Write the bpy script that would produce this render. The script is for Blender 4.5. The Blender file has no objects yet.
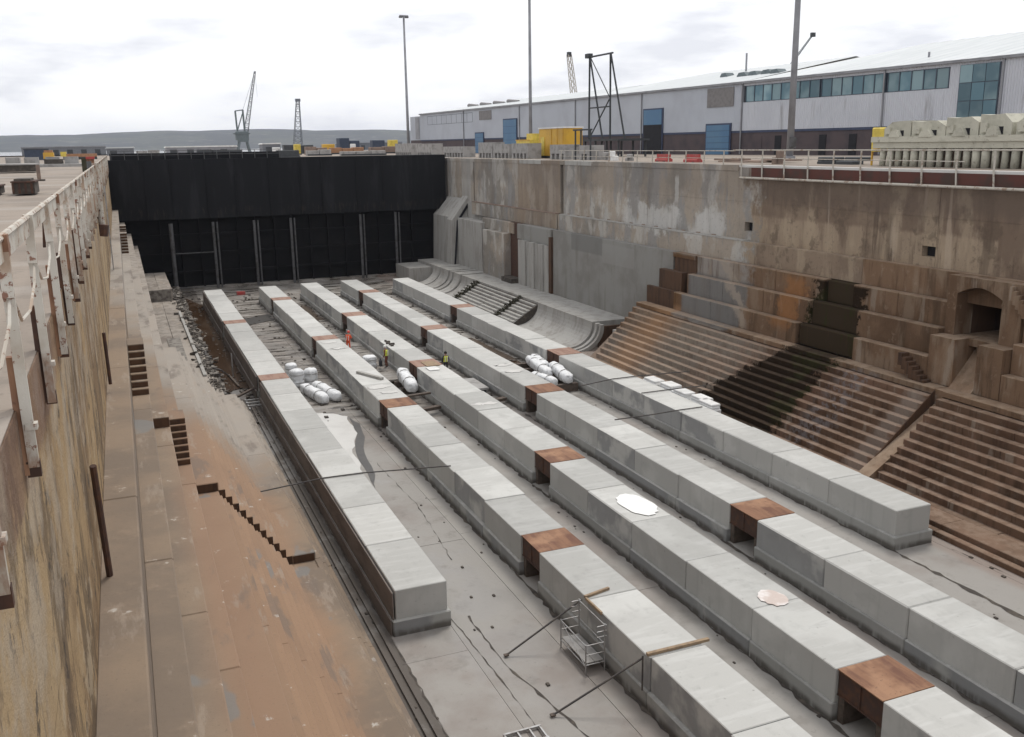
import bpy, bmesh, math, random
from mathutils import Vector, Matrix
R = math.radians
random.seed(7)
scene = bpy.context.scene
C = scene.collection

# ------------------------------------------------------------------ camera
EYE = 1.7
cam_d = bpy.data.cameras.new('camera')
cam = bpy.data.objects.new('camera', cam_d); C.objects.link(cam)
RX = (0.92381937, -0.10153887, 0.36911738)     # rows: world x, y, z axes in the (right, down, forward) frame
RY = (-0.38257874, -0.2100338, 0.89973291)
RZ = (-0.01383074, -0.97240715, -0.23287991)
rot = Matrix(((RX[0], -RX[1], -RX[2]), (RY[0], -RY[1], -RY[2]), (RZ[0], -RZ[1], -RZ[2])))
cam.matrix_world = Matrix.Translation((0, 0, EYE)) @ rot.to_4x4()
cam_d.sensor_fit = 'HORIZONTAL'; cam_d.sensor_width = 36; cam_d.lens = 936 * 36 / 1024
cam_d.clip_start = 0.05; cam_d.clip_end = 20000
scene.camera = cam

# ------------------------------------------------------------------ sky, sun
SUN_EL, SUN_AZ = R(62), R(38)     # azimuth from +Y towards +X
world = bpy.data.worlds.new('World'); scene.world = world; world.use_nodes = True
nt = world.node_tree; nt.nodes.clear()
def wn(t, **k):
    n = nt.nodes.new(t)
    for a, b in k.items(): setattr(n, a, b)
    return n
out = wn('ShaderNodeOutputWorld'); mixw = wn('ShaderNodeMixShader')
sky = wn('ShaderNodeTexSky', sky_type='NISHITA', sun_disc=False); sky.sun_elevation = SUN_EL; sky.sun_rotation = SUN_AZ
bg1 = wn('ShaderNodeBackground'); bg1.inputs[1].default_value = 0.10
bg2 = wn('ShaderNodeBackground'); bg2.inputs[1].default_value = 1.16
tc = wn('ShaderNodeTexCoord'); mp = wn('ShaderNodeMapping'); mp.inputs['Scale'].default_value = (3.0, 3.0, 11.0); mp.inputs['Location'].default_value = (4.3, 1.2, 0.35)
ns = wn('ShaderNodeTexNoise'); ns.inputs['Scale'].default_value = 1.9; ns.inputs['Detail'].default_value = 6; ns.inputs['Roughness'].default_value = .52
rp = wn('ShaderNodeValToRGB')
rp.color_ramp.elements[0].position = .36; rp.color_ramp.elements[0].color = (.74, .75, .80, 1)
rp.color_ramp.elements[1].position = .60; rp.color_ramp.elements[1].color = (1.0, 1.0, 1.0, 1)
e = rp.color_ramp.elements.new(.46); e.color = (.91, .915, .94, 1)
nt.links.new(tc.outputs['Generated'], mp.inputs[0]); nt.links.new(mp.outputs[0], ns.inputs[0]); nt.links.new(ns.outputs[0], rp.inputs[0])
nt.links.new(rp.outputs[0], bg2.inputs[0]); nt.links.new(sky.outputs[0], bg1.inputs[0])
mixw.inputs[0].default_value = .93
nt.links.new(bg1.outputs[0], mixw.inputs[1]); nt.links.new(bg2.outputs[0], mixw.inputs[2]); nt.links.new(mixw.outputs[0], out.inputs[0])
sl = bpy.data.lights.new('sun', 'SUN'); sl.energy = 1.75; sl.angle = R(16); sl.color = (1, .955, .88)
sun = bpy.data.objects.new('sun', sl); C.objects.link(sun)
sd = Vector((math.sin(SUN_AZ) * math.cos(SUN_EL), math.cos(SUN_AZ) * math.cos(SUN_EL), math.sin(SUN_EL)))
sun.rotation_euler = sd.to_track_quat('Z', 'Y').to_euler(); sun.location = (0, 0, 60)
scene.view_settings.view_transform = 'Standard'; scene.view_settings.look = 'None'
scene.view_settings.exposure = 0.05; scene.view_settings.gamma = 1

# ------------------------------------------------------------------ materials
def srgb(r, g, b):
    f = lambda c: (c / 255 / 12.92) if c / 255 <= .04045 else ((c / 255 + .055) / 1.055) ** 2.4
    return (f(r), f(g), f(b), 1)
class Mat:
    """layered procedural material built in world space (or per object)"""
    def __init__(s, name, base, rough=.9, metal=0.0):
        s.m = bpy.data.materials.new(name); s.m.use_nodes = True
        s.t = s.m.node_tree; s.b = s.t.nodes['Principled BSDF']
        s.b.inputs['Roughness'].default_value = rough; s.b.inputs['Metallic'].default_value = metal
        s.geo = s.t.nodes.new('ShaderNodeNewGeometry'); s.sep = s.t.nodes.new('ShaderNodeSeparateXYZ')
        s.L(s.geo.outputs['Position'], s.sep.inputs[0])
        s.oi = s.t.nodes.new('ShaderNodeObjectInfo')
        rgb = s.t.nodes.new('ShaderNodeRGB'); rgb.outputs[0].default_value = tuple(base[:3]) + (1,)
        s.col = rgb.outputs[0]; s.cuts = {}
    def L(s, a, b): s.t.links.new(a, b)
    def v(s, x, sock):
        if isinstance(x, (int, float)): sock.default_value = x
        else: s.L(x, sock)
    def math(s, op, a, b=0.0, clamp=False):
        n = s.t.nodes.new('ShaderNodeMath'); n.operation = op; n.use_clamp = clamp
        s.v(a, n.inputs[0]); s.v(b, n.inputs[1]); return n.outputs[0]
    def noise(s, sc=(1, 1, 1), scale=1, detail=5, rough=.55, off=(0, 0, 0), local=False, rnd=False):
        mp = s.t.nodes.new('ShaderNodeMapping'); mp.inputs['Scale'].default_value = sc; mp.inputs['Location'].default_value = off
        s.L(s.geo.outputs['Position'], mp.inputs[0])
        n = s.t.nodes.new('ShaderNodeTexNoise'); n.inputs['Scale'].default_value = scale
        n.inputs['Detail'].default_value = detail; n.inputs['Roughness'].default_value = rough
        src = mp.outputs[0]
        if rnd:
            a = s.t.nodes.new('ShaderNodeVectorMath'); a.operation = 'ADD'
            k = s.math('MULTIPLY', s.oi.outputs['Random'], 60.0)
            s.L(src, a.inputs[0]); s.L(k, a.inputs[1]); src = a.outputs[0]
        s.L(src, n.inputs[0]); return n.outputs[0]
    def ramp(s, x, lo, hi):
        n = s.t.nodes.new('ShaderNodeMapRange'); n.interpolation_type = 'SMOOTHSTEP'
        s.v(x, n.inputs[0]); n.inputs[1].default_value = lo; n.inputs[2].default_value = hi
        n.inputs[3].default_value = 0; n.inputs[4].default_value = 1
        return n.outputs[0]
    def box(s, axis, lo, hi, soft=.3, wob=None, amp=0):
        """1 between lo and hi along a world axis; edge wobbled by a noise output"""
        x = s.sep.outputs['XYZ'.index(axis)]
        if wob is not None: x = s.math('ADD', x, s.math('MULTIPLY', s.math('SUBTRACT', wob, .5), amp))
        return s.math('MULTIPLY', s.ramp(x, lo - soft, lo + soft), s.ramp(x, hi + soft, hi - soft) if False else s.math('SUBTRACT', 1.0, s.ramp(x, hi - soft, hi + soft)))
    def mul(s, *a):
        r = a[0]
        for b in a[1:]: r = s.math('MULTIPLY', r, b)
        return r
    def layer(s, mask, col, mode='MIX', k=1.0):
        n = s.t.nodes.new('ShaderNodeMix'); n.data_type = 'RGBA'; n.blend_type = mode
        if k != 1.0: mask = s.math('MULTIPLY', mask, k)
        s.v(mask, n.inputs[0]); s.L(s.col, n.inputs[6])
        n.inputs[7].default_value = tuple(col[:3]) + (1,); s.col = n.outputs[2]; return s
    def vary(s, amt=.12):
        """per-object brightness difference"""
        h = s.t.nodes.new('ShaderNodeHueSaturation')
        s.L(s.col, h.inputs['Color'])
        s.L(s.math('ADD', s.math('MULTIPLY', s.oi.outputs['Random'], 2 * amt), 1 - amt), h.inputs['Value']); s.col = h.outputs[0]; return s
    def rough(s, x): s.L(x, s.b.inputs['Roughness']); return s
    def bump(s, h, dist=.03, k=.6):
        n = s.t.nodes.new('ShaderNodeBump'); n.inputs['Distance'].default_value = dist; n.inputs['Strength'].default_value = k
        s.L(h, n.inputs['Height']); s.L(n.outputs[0], s.b.inputs['Normal']); return s
    def done(s): s.L(s.col, s.b.inputs['Base Color']); return s.m

M = {}
def plain(name, col, rough=.6, metal=0, dirt=None, k=.5, scale=2.0):
    a = Mat(name, col, rough, metal)
    n = a.noise(scale=scale, detail=5)
    d = dirt or tuple(c * .55 for c in col[:3])
    a.layer(a.ramp(n, .42, .68), d, k=k)
    M[name] = a.done(); return M[name]

# fresh grey keel block concrete
def keel(name, base, dark, light, streak=.5):
    a = Mat(name, base, .88)
    n1 = a.noise(scale=.35, detail=6, rnd=True); n2 = a.noise(sc=(1, .45, 1), scale=1.3, detail=7, rough=.62, rnd=True)
    n3 = a.noise(sc=(1, 1, .08), scale=2.2, detail=4, rnd=True)
    n4 = a.noise(scale=22, detail=3)
    a.layer(a.ramp(n1, .48, .64), light, k=.8)
    a.layer(a.ramp(n2, .55, .75), dark, k=.28)
    a.layer(a.ramp(n3, .54, .74), dark, k=streak * .5)
    # a few of the blocks are wetter than the others
    nz = a.t.nodes.new('ShaderNodeSeparateXYZ'); a.L(a.geo.outputs['Normal'], nz.inputs[0])
    side = a.math('SUBTRACT', 1.0, a.ramp(nz.outputs[2], .3, .6))
    a.layer(a.mul(a.ramp(a.oi.outputs['Random'], .72, .76), a.ramp(n1, .40, .50), side), (.135, .14, .15), k=.6)
    far = a.box('Y', 58, 300, 6)
    a.layer(a.mul(far, a.ramp(n2, .47, .6)), (.48, .47, .45), k=.5)
    a.layer(a.ramp(n4, .55, .75), dark, k=.15)
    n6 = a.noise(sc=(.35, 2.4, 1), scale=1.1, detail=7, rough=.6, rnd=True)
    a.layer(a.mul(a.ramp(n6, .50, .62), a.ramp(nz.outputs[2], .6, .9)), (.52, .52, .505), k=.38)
    a.layer(a.mul(a.ramp(n6, .60, .70), a.ramp(n1, .45, .6)), (.27, .265, .25), k=.4)
    chip = a.mul(a.ramp(a.noise(scale=3.2, detail=8, rough=.75, rnd=True), .64, .68)); a.layer(chip, (.14, .13, .12), k=.55)
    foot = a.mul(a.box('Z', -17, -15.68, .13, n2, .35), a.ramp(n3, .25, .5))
    a.layer(foot, (.07, .06, .05), k=.85)  # grime plus contact shade painted along the block bases
    a.vary(.15); a.bump(n2, .015, .4); M[name] = a.done()
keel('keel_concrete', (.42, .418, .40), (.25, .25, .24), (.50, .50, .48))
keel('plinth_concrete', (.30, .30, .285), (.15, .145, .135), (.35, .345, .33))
a = Mat('row_face_brown', (.165, .138, .122), .9); n = a.noise(sc=(1, .3, 1), scale=1.5, rough=.65)
a.layer(a.ramp(n, .45, .65), (.10, .082, .072), k=.8); a.layer(a.ramp(a.noise(scale=6), .6, .75), (.22, .2, .18), k=.5); a.bump(n, .03); M['row_face_brown'] = a.done()

# dock floor
a = Mat('floor_concrete', (.30, .285, .265), .85)
n1 = a.noise(scale=.16, detail=7, rough=.6); n2 = a.noise(scale=.8, detail=7, rough=.68); n3 = a.noise(sc=(.5, 2.2, 1), scale=.5, detail=6, rough=.65); n4 = a.noise(scale=5, detail=5, rough=.7)
a.layer(a.ramp(n1, .46, .62), (.235, .205, .185), k=.8)
a.layer(a.ramp(n2, .54, .72), (.17, .155, .14), k=.55)
a.layer(a.ramp(n4, .60, .72), (.14, .13, .12), k=.5)
far = a.box('Y', 57, 400, 5, n1, 14)
a.layer(a.mul(far, a.ramp(n3, .36, .56)), (.15, .13, .11), k=.85)
a.layer(a.mul(far, a.ramp(n3, .52, .60)), (.045, .036, .028), k=.85)
a.layer(a.mul(far, a.ramp(n2, .55, .62)), (.33, .31, .285), k=.6)
right = a.box('X', 31.8, 60, .3)
a.layer(right, (.25, .195, .165), k=.65)
gut = a.box('X', 4, 7.62, .05, n4, .12); a.layer(gut, (.075, .062, .052), k=.85)
wet = a.ramp(a.noise(scale=.28, detail=6, rough=.6, off=(7, 3, 0)), .50, .60)
a.layer(wet, (.17, .155, .14), k=.35)
a.rough(a.math('SUBTRACT', .92, a.math('MULTIPLY', a.math('MAXIMUM', a.mul(far, a.ramp(n3, .48, .58)), a.math('MULTIPLY', wet, .75)), .72)))
a.vary(.05); a.bump(n4, .02, .4); M['floor_concrete'] = a.done()

# right-hand wall above the altars
a = Mat('right_wall_concrete', (.235, .175, .125), .92)
n1 = a.noise(scale=.13, detail=7, rough=.6); n2 = a.noise(sc=(1, 1, .12), scale=.55, detail=6, rough=.65)
n3 = a.noise(sc=(1, 1, .09), scale=1.5, detail=6, rough=.65); n4 = a.noise(scale=.7, detail=8, rough=.68); n5 = a.noise(scale=5, detail=6, rough=.72)
n7 = a.noise(sc=(1, 1, .3), scale=.45, detail=7, rough=.62, off=(0, 11, 4))
grey = a.box('Y', 57.0, 400, 1.0, n4, 12)
brown = a.math('SUBTRACT', 1.0, grey)
a.layer(a.ramp(n1, .42, .58), (.15, .105, .075), k=.85)
a.layer(a.ramp(n7, .50, .58), (.33, .26, .185), k=.7)
a.layer(a.mul(a.box('Z', -5.5, -3.6, .15, n4, .5), a.ramp(n7, .36, .50)), (.37, .29, .205), k=.6)
a.layer(grey, (.34, .295, .245), k=.88)
a.layer(a.mul(grey, a.ramp(n1, .45, .56)), (.20, .185, .165), k=.75)
a.layer(a.mul(grey, a.ramp(n7, .50, .57)), (.235, .235, .235), k=.7)
nW = a.noise(sc=(1, 1, .55), scale=.34, detail=9, rough=.6, off=(1, 4, 2))
a.layer(a.mul(grey, a.ramp(nW, .52, .60)), (.46, .44, .405), k=.7)
a.layer(a.mul(grey, a.ramp(n4, .56, .66)), (.40, .375, .34), k=.35)
low = a.box('Z', -5.6, -3.6, .3, n4, 4.0); pat = a.box('Y', 60, 76, 1.2, n4, 8)
a.layer(a.mul(low, pat, a.ramp(nW, .36, .50)), (.50, .49, .47), k=.85)
brn = a.box('Y', 89.7, 101, .15); a.layer(brn, (.23, .165, .11), k=.6)
pale = a.box('Y', 116.8, 120.3, .12); a.layer(pale, (.36, .345, .32), k=.75)
kk = a.math('SUBTRACT', 1.0, a.math('MULTIPLY', grey, .6))
a.layer(a.mul(a.ramp(n4, .52, .62), brown), (.10, .072, .05), k=.6)
a.layer(a.mul(a.ramp(n2, .53, .66), kk), (.085, .058, .04), k=.6)
a.layer(a.mul(a.ramp(n3, .57, .68), kk), (.085, .055, .038), k=.6)
a.layer(a.mul(a.ramp(a.noise(sc=(1, 1, .07), scale=1.1, detail=5, off=(3, 5, 0)), .60, .66), brown), (.42, .34, .26), k=.55)
top = a.box('Z', -2.6, 1, .5, n3, 3.0); a.layer(a.mul(top, kk), (.095, .07, .055), k=.55)
wh = a.box('Y', 67.0, 67.5, .06, n4, .8); a.layer(a.mul(wh, a.box('Z', -3.2, -1.0, .3, n4, 1)), (.46, .45, .43), k=.6)
a.layer(a.ramp(n5, .57, .68), (.075, .055, .045), k=.45)
a.layer(a.mul(a.ramp(n5, .40, .34) if False else a.ramp(a.noise(scale=3, detail=7, rough=.75, off=(9, 1, 2)), .60, .66), grey), (.10, .09, .08), k=.5)
a.vary(.05); a.bump(n4, .08, .8); M['right_wall_concrete'] = a.done()

# ledges / altars of the right-hand side
def altar(name, base, dark, light):
    a = Mat(name, base, .95); a.b.inputs['Specular IOR Level'].default_value = .12
    n1 = a.noise(scale=.2, detail=7, rough=.6); n2 = a.noise(sc=(1, 1, .1), scale=.9, detail=6, rough=.65); n4 = a.noise(scale=1.6, detail=8, rough=.7); n5 = a.noise(scale=9, detail=4)
    a.layer(a.ramp(n1, .45, .60), dark, k=.8)
    a.layer(a.ramp(n4, .56, .70), light, k=.5)
    grey = a.box('Y', 55.5 if base[0] > .15 else 50.5, 400, .8 if base[0] > .15 else 2.5, n4, 5)
    a.layer(grey, (.285, .265, .245) if base[0] > .15 else (.205, .178, .155), k=.88)
    a.layer(a.mul(grey, a.box('Y', 86, 400, 1)), (.31, .30, .28), k=.7)
    a.layer(a.mul(a.ramp(n2, .52, .66)), tuple(c * .45 for c in base[:3]), k=.75)
    a.layer(a.ramp(a.noise(sc=(1, 1, .3), scale=.5, detail=6, off=(4, 0, 7)), .50, .58), (.245, .185, .135) if base[0] > .15 else (.19, .115, .08), k=.55)
    a.layer(a.ramp(a.noise(sc=(1, 1, .12), scale=1.8, detail=6, rough=.65, off=(0, 3, 2)), .55, .64), tuple(c * .45 for c in base[:3]), k=.5)
    a.layer(a.mul(a.ramp(a.noise(sc=(1, 1, .15), scale=1.0, detail=5, off=(6, 13, 1)), .61, .67)), (.34, .30, .25), k=.35)
    och = a.mul(a.box('Y', 49.3, 51.3, .4, n4, 3), a.box('Z', -10.5, -7.2, .4, n4, 1)); a.layer(och, (.32, .15, .06), k=.6)
    # brown iron staining that runs down beside the two recesses
    rust = a.mul(a.box('Y', 62.2, 68.2, .25, n4, .8), a.box('Z', -13.2, -7.0, .2)); a.layer(rust, (.13, .068, .03), k=.9)
    if base[0] < .15:
        a.layer(a.mul(a.box('Y', 50.5, 67, 1.5, n4, 5), a.math('ADD', .5, a.math('MULTIPLY', a.ramp(n1, .4, .6), .5))), (.27, .232, .19), k=.72)
        a.layer(a.mul(a.ramp(n4, .5, .62)), (.12, .09, .07), k=.45)
    run = a.mul(a.box('Y', 60.8, 64.8, 1.8, n2, 4), a.box('Z', -15.5, -11.0, .3)); a.layer(run, (.38, .23, .13), k=.6)
    # blue grey cast patch
    pt = a.mul(a.box('Y', 54.8, 62.4, .2, n4, .5), a.box('Z', -11.5, -8.3, .2)); a.layer(pt, (.15, .148, .145), k=.8)
    # pale seep
    sp = a.math('ADD', a.sep.outputs[1], a.math('MULTIPLY', a.sep.outputs[2], -1.2))
    sp = a.math('ADD', sp, a.math('MULTIPLY', a.math('SUBTRACT', n4, .5), 3.0))
    se = a.math('MULTIPLY', a.ramp(sp, 66.3, 66.9), a.math('SUBTRACT', 1.0, a.ramp(sp, 67.4, 68.2)))
    a.layer(a.mul(se, a.box('Y', 54.0, 61.5, .5)), (.34, .29, .24), k=.7)
    # green-black weed below the open recess
    wid = a.math('MULTIPLY', a.math('ADD', a.sep.outputs[2], 11.3), -1.1)      # widens downhill
    wid = a.math('MAXIMUM', wid, 0.0)
    y2 = a.math('SUBTRACT', a.sep.outputs[1], wid)
    y2 = a.math('ADD', y2, a.math('MULTIPLY', a.math('SUBTRACT', n4, .5), 4.6))
    weed = a.mul(a.ramp(a.math('ADD', a.sep.outputs[1], a.math('MULTIPLY', a.math('SUBTRACT', n4, .5), 4.5)), 43.6, 44.1), a.math('SUBTRACT', 1.0, a.ramp(y2, 48.0, 48.5)), a.math('SUBTRACT', 1.0, a.ramp(a.sep.outputs[2], -7.2, -7.0)))
    a.layer(weed, (.018, .011, .006), k=.97)
    a.layer(a.mul(weed, a.ramp(n1, .52, .6)), (.032, .042, .010), k=.4)
    pale = a.mul(a.box('Y', 36.2, 37.6, .3, n4, 2.0), a.box('Z', -16, -11.6, .2)); a.layer(pale, (.28, .24, .21), k=.55)
    wet = a.mul(a.box('Y', 40.5, 42.8, .6, n4, 3), a.box('Z', -16, -11.4, .2), a.ramp(n4, .46, .56)); a.layer(wet, (.20, .19, .20), k=.6)
    a.layer(a.ramp(n5, .58, .74), dark, k=.4)
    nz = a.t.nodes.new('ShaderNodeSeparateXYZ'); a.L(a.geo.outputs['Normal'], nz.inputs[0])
    sky_lit_top = a.mul(a.ramp(nz.outputs[2], .4, .8), a.math('SUBTRACT', 1.0, a.math('MULTIPLY', weed, .85)), a.math('ADD', .45, a.math('MULTIPLY', a.ramp(n4, .4, .6), .55)))
    a.layer(sky_lit_top, light, k=.75)  # upward faces coloured paler, standing in for skylight on the ledge tops
    a.vary(.12); a.bump(n4, .05, .7); M[name] = a.done()
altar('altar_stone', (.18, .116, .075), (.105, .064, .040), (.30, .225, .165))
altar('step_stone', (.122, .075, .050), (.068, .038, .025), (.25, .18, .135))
a = Mat('weed_wall', (.040, .028, .017), .95); a.b.inputs['Specular IOR Level'].default_value = .1; n = a.noise(sc=(1, 1, .2), scale=1.2, rough=.7); a.layer(a.ramp(n, .55, .65), (.03, .036, .010), k=.7); a.layer(a.ramp(n, .30, .42) if False else a.ramp(a.noise(sc=(1, 1, .12), scale=2.5), .58, .66), (.055, .035, .02), k=.6); M['weed_wall'] = a.done()
a = Mat('iron_stain_shade', (.082, .042, .022), .95); n = a.noise(sc=(1, 1, .15), scale=2.5, rough=.7)
a.layer(a.ramp(n, .45, .65), (.036, .02, .013), k=.8); M['iron_stain_shade'] = a.done()  # rust staining, also used as painted shade in the arched niche
a = Mat('light_concrete', (.34, .33, .31), .9); n = a.noise(sc=(1, 1, .2), scale=1.1, detail=7, rough=.65)
a.layer(a.ramp(n, .45, .65), (.24, .225, .205), k=.8); a.layer(a.ramp(a.noise(scale=5), .6, .75), (.13, .12, .1), k=.5); a.vary(.06); a.bump(n, .04); M['light_concrete'] = a.done()
a = Mat('grey_render', (.245, .24, .225), .9); n = a.noise(scale=.3, detail=7, rough=.6); n2 = a.noise(sc=(1, 1, .12), scale=.8, detail=6, rough=.65)
a.layer(a.ramp(n, .45, .62), (.20, .19, .175), k=.9); a.layer(a.ramp(n2, .54, .68), (.16, .145, .125), k=.6)
a.layer(a.mul(a.box('Y', 78, 84.6, .12), a.box('Z', -8.6, -6.8, .1)), (.14, .137, .13), k=.6); a.layer(a.mul(a.box('Y', 72, 78, .12), a.box('Z', -9.2, -7.4, .1)), (.27, .265, .25), k=.6)
a.bump(n, .04); M['grey_render'] = a.done()

# left-hand wall and altars
a = Mat('left_wall_concrete', (.36, .245, .125), .92)
n1 = a.noise(sc=(1, .22, .22), scale=1.0, detail=7, rough=.62); n2 = a.noise(sc=(1, .42, .42), scale=2.4, detail=9, rough=.74); n3 = a.noise(sc=(1, .12, .3), scale=.6, detail=6); n4 = a.noise(sc=(1, .5, 1), scale=7, detail=7, rough=.75)
n6 = a.noise(sc=(1, .40, .16), scale=1.9, detail=7, rough=.7, off=(5, 2, 9)); n8 = a.noise(sc=(1, .5, .5), scale=3.0, detail=9, rough=.76, off=(1, 8, 3))
a.layer(a.ramp(n1, .45, .55), (.20, .125, .062), k=.9)
a.layer(a.ramp(n3, .50, .60), (.42, .31, .18), k=.6)
a.layer(a.ramp(n6, .52, .58), (.09, .06, .035), k=.7)
a.layer(a.ramp(n2, .55, .60), (.44, .35, .24), k=.6)
a.layer(a.ramp(n8, .57, .61), (.05, .036, .026), k=.85)
a.layer(a.ramp(n4, .60, .67), (.06, .045, .035), k=.6)
upw = a.box('Z', -2.8, 0, .5, n2, 3.0); a.layer(a.mul(upw, a.ramp(n2, .45, .54)), (.38, .32, .25), k=.5)
a.layer(a.mul(a.box('Z', -1.15, .2, .12, n2, .5), a.box('Y', 6.5, 15.5, .8, n2, 4), a.ramp(n1, .38, .5)), (.15, .075, .055), k=.55)
a.bump(n2, .12, 1.0); M['left_wall_concrete'] = a.done()
a = Mat('left_altar_concrete', (.245, .182, .128), .9)
n1 = a.noise(scale=.22, detail=7, rough=.6); n2 = a.noise(scale=1.2, detail=7, rough=.65); n3 = a.noise(sc=(1, .3, 1), scale=.8, detail=6, rough=.6); n4 = a.noise(scale=14, detail=4)
a.layer(a.ramp(n1, .40, .60), (.175, .135, .102), k=.9)
a.layer(a.ramp(n2, .53, .68), (.26, .195, .14), k=.6)
org = a.box('X', 2.2, 5.4, .6, n1, 2.5); a.layer(a.mul(org, a.box('Y', -9, 48, 6, n1, 10)), (.30, .18, .108), k=.66)
org2 = a.box('X', .9, 2.4, .5, n1, 1.5); a.layer(a.mul(org2, a.box('Y', -9, 46, 6, n1, 10)), (.27, .165, .105), k=.7)
far = a.box('Y', 50, 400, 6, n1, 20); a.layer(far, (.345, .315, .28), k=.75)
a.layer(a.mul(far, a.ramp(n3, .5, .66)), (.22, .195, .17), k=.5)
a.layer(a.mul(far, a.box('Y', 84, 400, 5, n1, 12), a.ramp(n2, .42, .60)), (.15, .125, .105), k=.6)
a.layer(a.ramp(n2, .645, .69), (.50, .47, .43), k=.75)
a.layer(a.mul(a.ramp(n3, .56, .66)), (.15, .12, .10), k=.6)
bl = a.mul(a.ramp(a.noise(sc=(1, .5, 1), scale=.45, detail=3, off=(3, 7, 1)), .64, .67), a.box('Y', -9, 45, 3)); a.layer(bl, (.185, .185, .18), k=.7)
a.layer(a.ramp(n4, .60, .74), (.12, .09, .07), k=.4)
a.layer(a.ramp(a.noise(sc=(1.6, .35, 1), scale=.7, detail=7, rough=.7, off=(2, 4, 4)), .56, .64), (.31, .255, .205), k=.55)
a.vary(.04); a.bump(n2, .03, .6); M['left_altar_concrete'] = a.done()

# steel, paint, other
a = Mat('rust_plate', (.225, .115, .066), .85); n = a.noise(sc=(2.5, .35, 1), scale=1.3, detail=6, rough=.65, rnd=True); n2 = a.noise(scale=.5, detail=4, rnd=True)
a.layer(a.ramp(n, .42, .64), (.125, .055, .035), k=.85); a.layer(a.ramp(n2, .5, .62), (.38, .22, .13), k=.6); a.layer(a.ramp(a.noise(scale=9), .6, .72), (.08, .04, .03), k=.6)
a.bump(n, .01); M['rust_plate'] = a.done()
a = Mat('rust_pale', (.30, .19, .145), .85); n = a.noise(sc=(2.5, .35, 1), scale=1.3, detail=6, rnd=True); a.layer(a.ramp(n, .42, .64), (.21, .11, .08), k=.7); M['rust_pale'] = a.done()
plain('rust_dark', (.055, .028, .02), .85, 0, (.11, .045, .02), .6, 4)
a = Mat('rail_paint', (.50, .47, .415), .7); n = a.noise(scale=7, detail=8, rough=.7); n2 = a.noise(sc=(1, 1, .4), scale=2.2, detail=6, rough=.7)
a.layer(a.ramp(a.noise(scale=1.3, detail=5), .45, .6), (.38, .33, .27), k=.8); a.layer(a.ramp(n2, .53, .60), (.33, .22, .145), k=.75); a.layer(a.ramp(n, .575, .61), (.17, .065, .035), k=.9); a.layer(a.ramp(n, .38, .30), (.45, .42, .38), k=.0)
a.layer(a.mul(a.box('Z', -2, -.1, .4, n, 1.2), a.ramp(n2, .46, .56)), (.25, .15, .10), k=.6)
a.bump(n, .01); M['rail_paint'] = a.done()
a = Mat('rail_white', (.44, .41, .36), .7); n = a.noise(scale=2.5, detail=6, rough=.7); a.layer(a.ramp(n, .52, .62), (.22, .14, .09), k=.8); M['rail_white'] = a.done()
plain('red_strip', (.095, .032, .024), .9, 0, (.055, .036, .028), .9, .9)
a = Mat('caisson_black', (.0075, .0078, .0095), .8); n = a.noise(sc=(1, 1, .15), scale=.7, detail=6, rough=.65); a.layer(a.ramp(n, .48, .66), (.017, .0175, .020), k=.9); a.layer(a.mul(a.box('Z', -7, -5.6, .3, n, 1.5), a.ramp(a.noise(sc=(1.5, 1, .3), scale=2), .5, .65)), (.028, .024, .02), k=.7); a.b.inputs['Specular IOR Level'].default_value = .22; a.vary(.12); M['caisson_black'] = a.done()
plain('caisson_deep', (.005, .005, .006), .8, 0, (.010, .009, .009), .8, .6)
M['caisson_deep'].node_tree.nodes['Principled BSDF'].inputs['Specular IOR Level'].default_value = .2
plain('pipe_grey', (.10, .10, .105), .6, .2, (.04, .035, .03), .7, 2)
a = Mat('quay_ground', (.27, .225, .185), .95); n1 = a.noise(scale=.08, detail=8, rough=.65); n2 = a.noise(scale=1.3, detail=7, rough=.65); n3 = a.noise(sc=(.25, 2, 1), scale=.12, detail=5)
a.layer(a.ramp(n1, .45, .60), (.20, .165, .135), k=.9); a.layer(a.ramp(n2, .52, .68), (.17, .145, .12), k=.6); a.layer(a.ramp(n3, .52, .62), (.32, .29, .26), k=.6); a.layer(a.ramp(a.noise(scale=12), .6, .7), (.14, .11, .09), k=.4)
a.bump(n2, .03); M['quay_ground'] = a.done()
a = Mat('left_coping', (.19, .14, .10), .9); n = a.noise(sc=(1, .3, .6), scale=1.6, detail=7, rough=.7); n2 = a.noise(scale=.2, detail=4); a.layer(a.ramp(n2, .42, .62), (.14, .075, .055), k=.6); a.layer(a.ramp(n, .48, .56), (.24, .19, .15), k=.8); a.bump(n, .04); M['left_coping'] = a.done()
plain('cladding', (.47, .50, .555), .6, 0, (.40, .42, .47), .6, .25)
a = Mat('cladding_streaked', (.54, .56, .61), .6); n = a.noise(sc=(.6, 1, .05), scale=.8, detail=6, rough=.7); a.layer(a.mul(a.ramp(n, .54, .66), a.box('Z', 3, 6.4, .4, n, 2.5)), (.20, .19, .19), k=.7); a.layer(a.ramp(a.noise(scale=.2), .45, .6), (.48, .50, .55), k=.6); M['cladding_streaked'] = a.done()
for q in ('cladding', 'cladding_streaked'):
    tr = M[q].node_tree; g_ = tr.nodes.new('ShaderNodeNewGeometry'); w_ = tr.nodes.new('ShaderNodeTexWave'); w_.bands_direction = 'Y'; w_.inputs['Scale'].default_value = 1.1; b_ = tr.nodes.new('ShaderNodeBump'); b_.inputs['Distance'].default_value = .08; b_.inputs['Strength'].default_value = .8
    tr.links.new(g_.outputs['Position'], w_.inputs[0]); tr.links.new(w_.outputs['Fac'], b_.inputs['Height']); tr.links.new(b_.outputs[0], tr.nodes['Principled BSDF'].inputs['Normal'])
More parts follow.
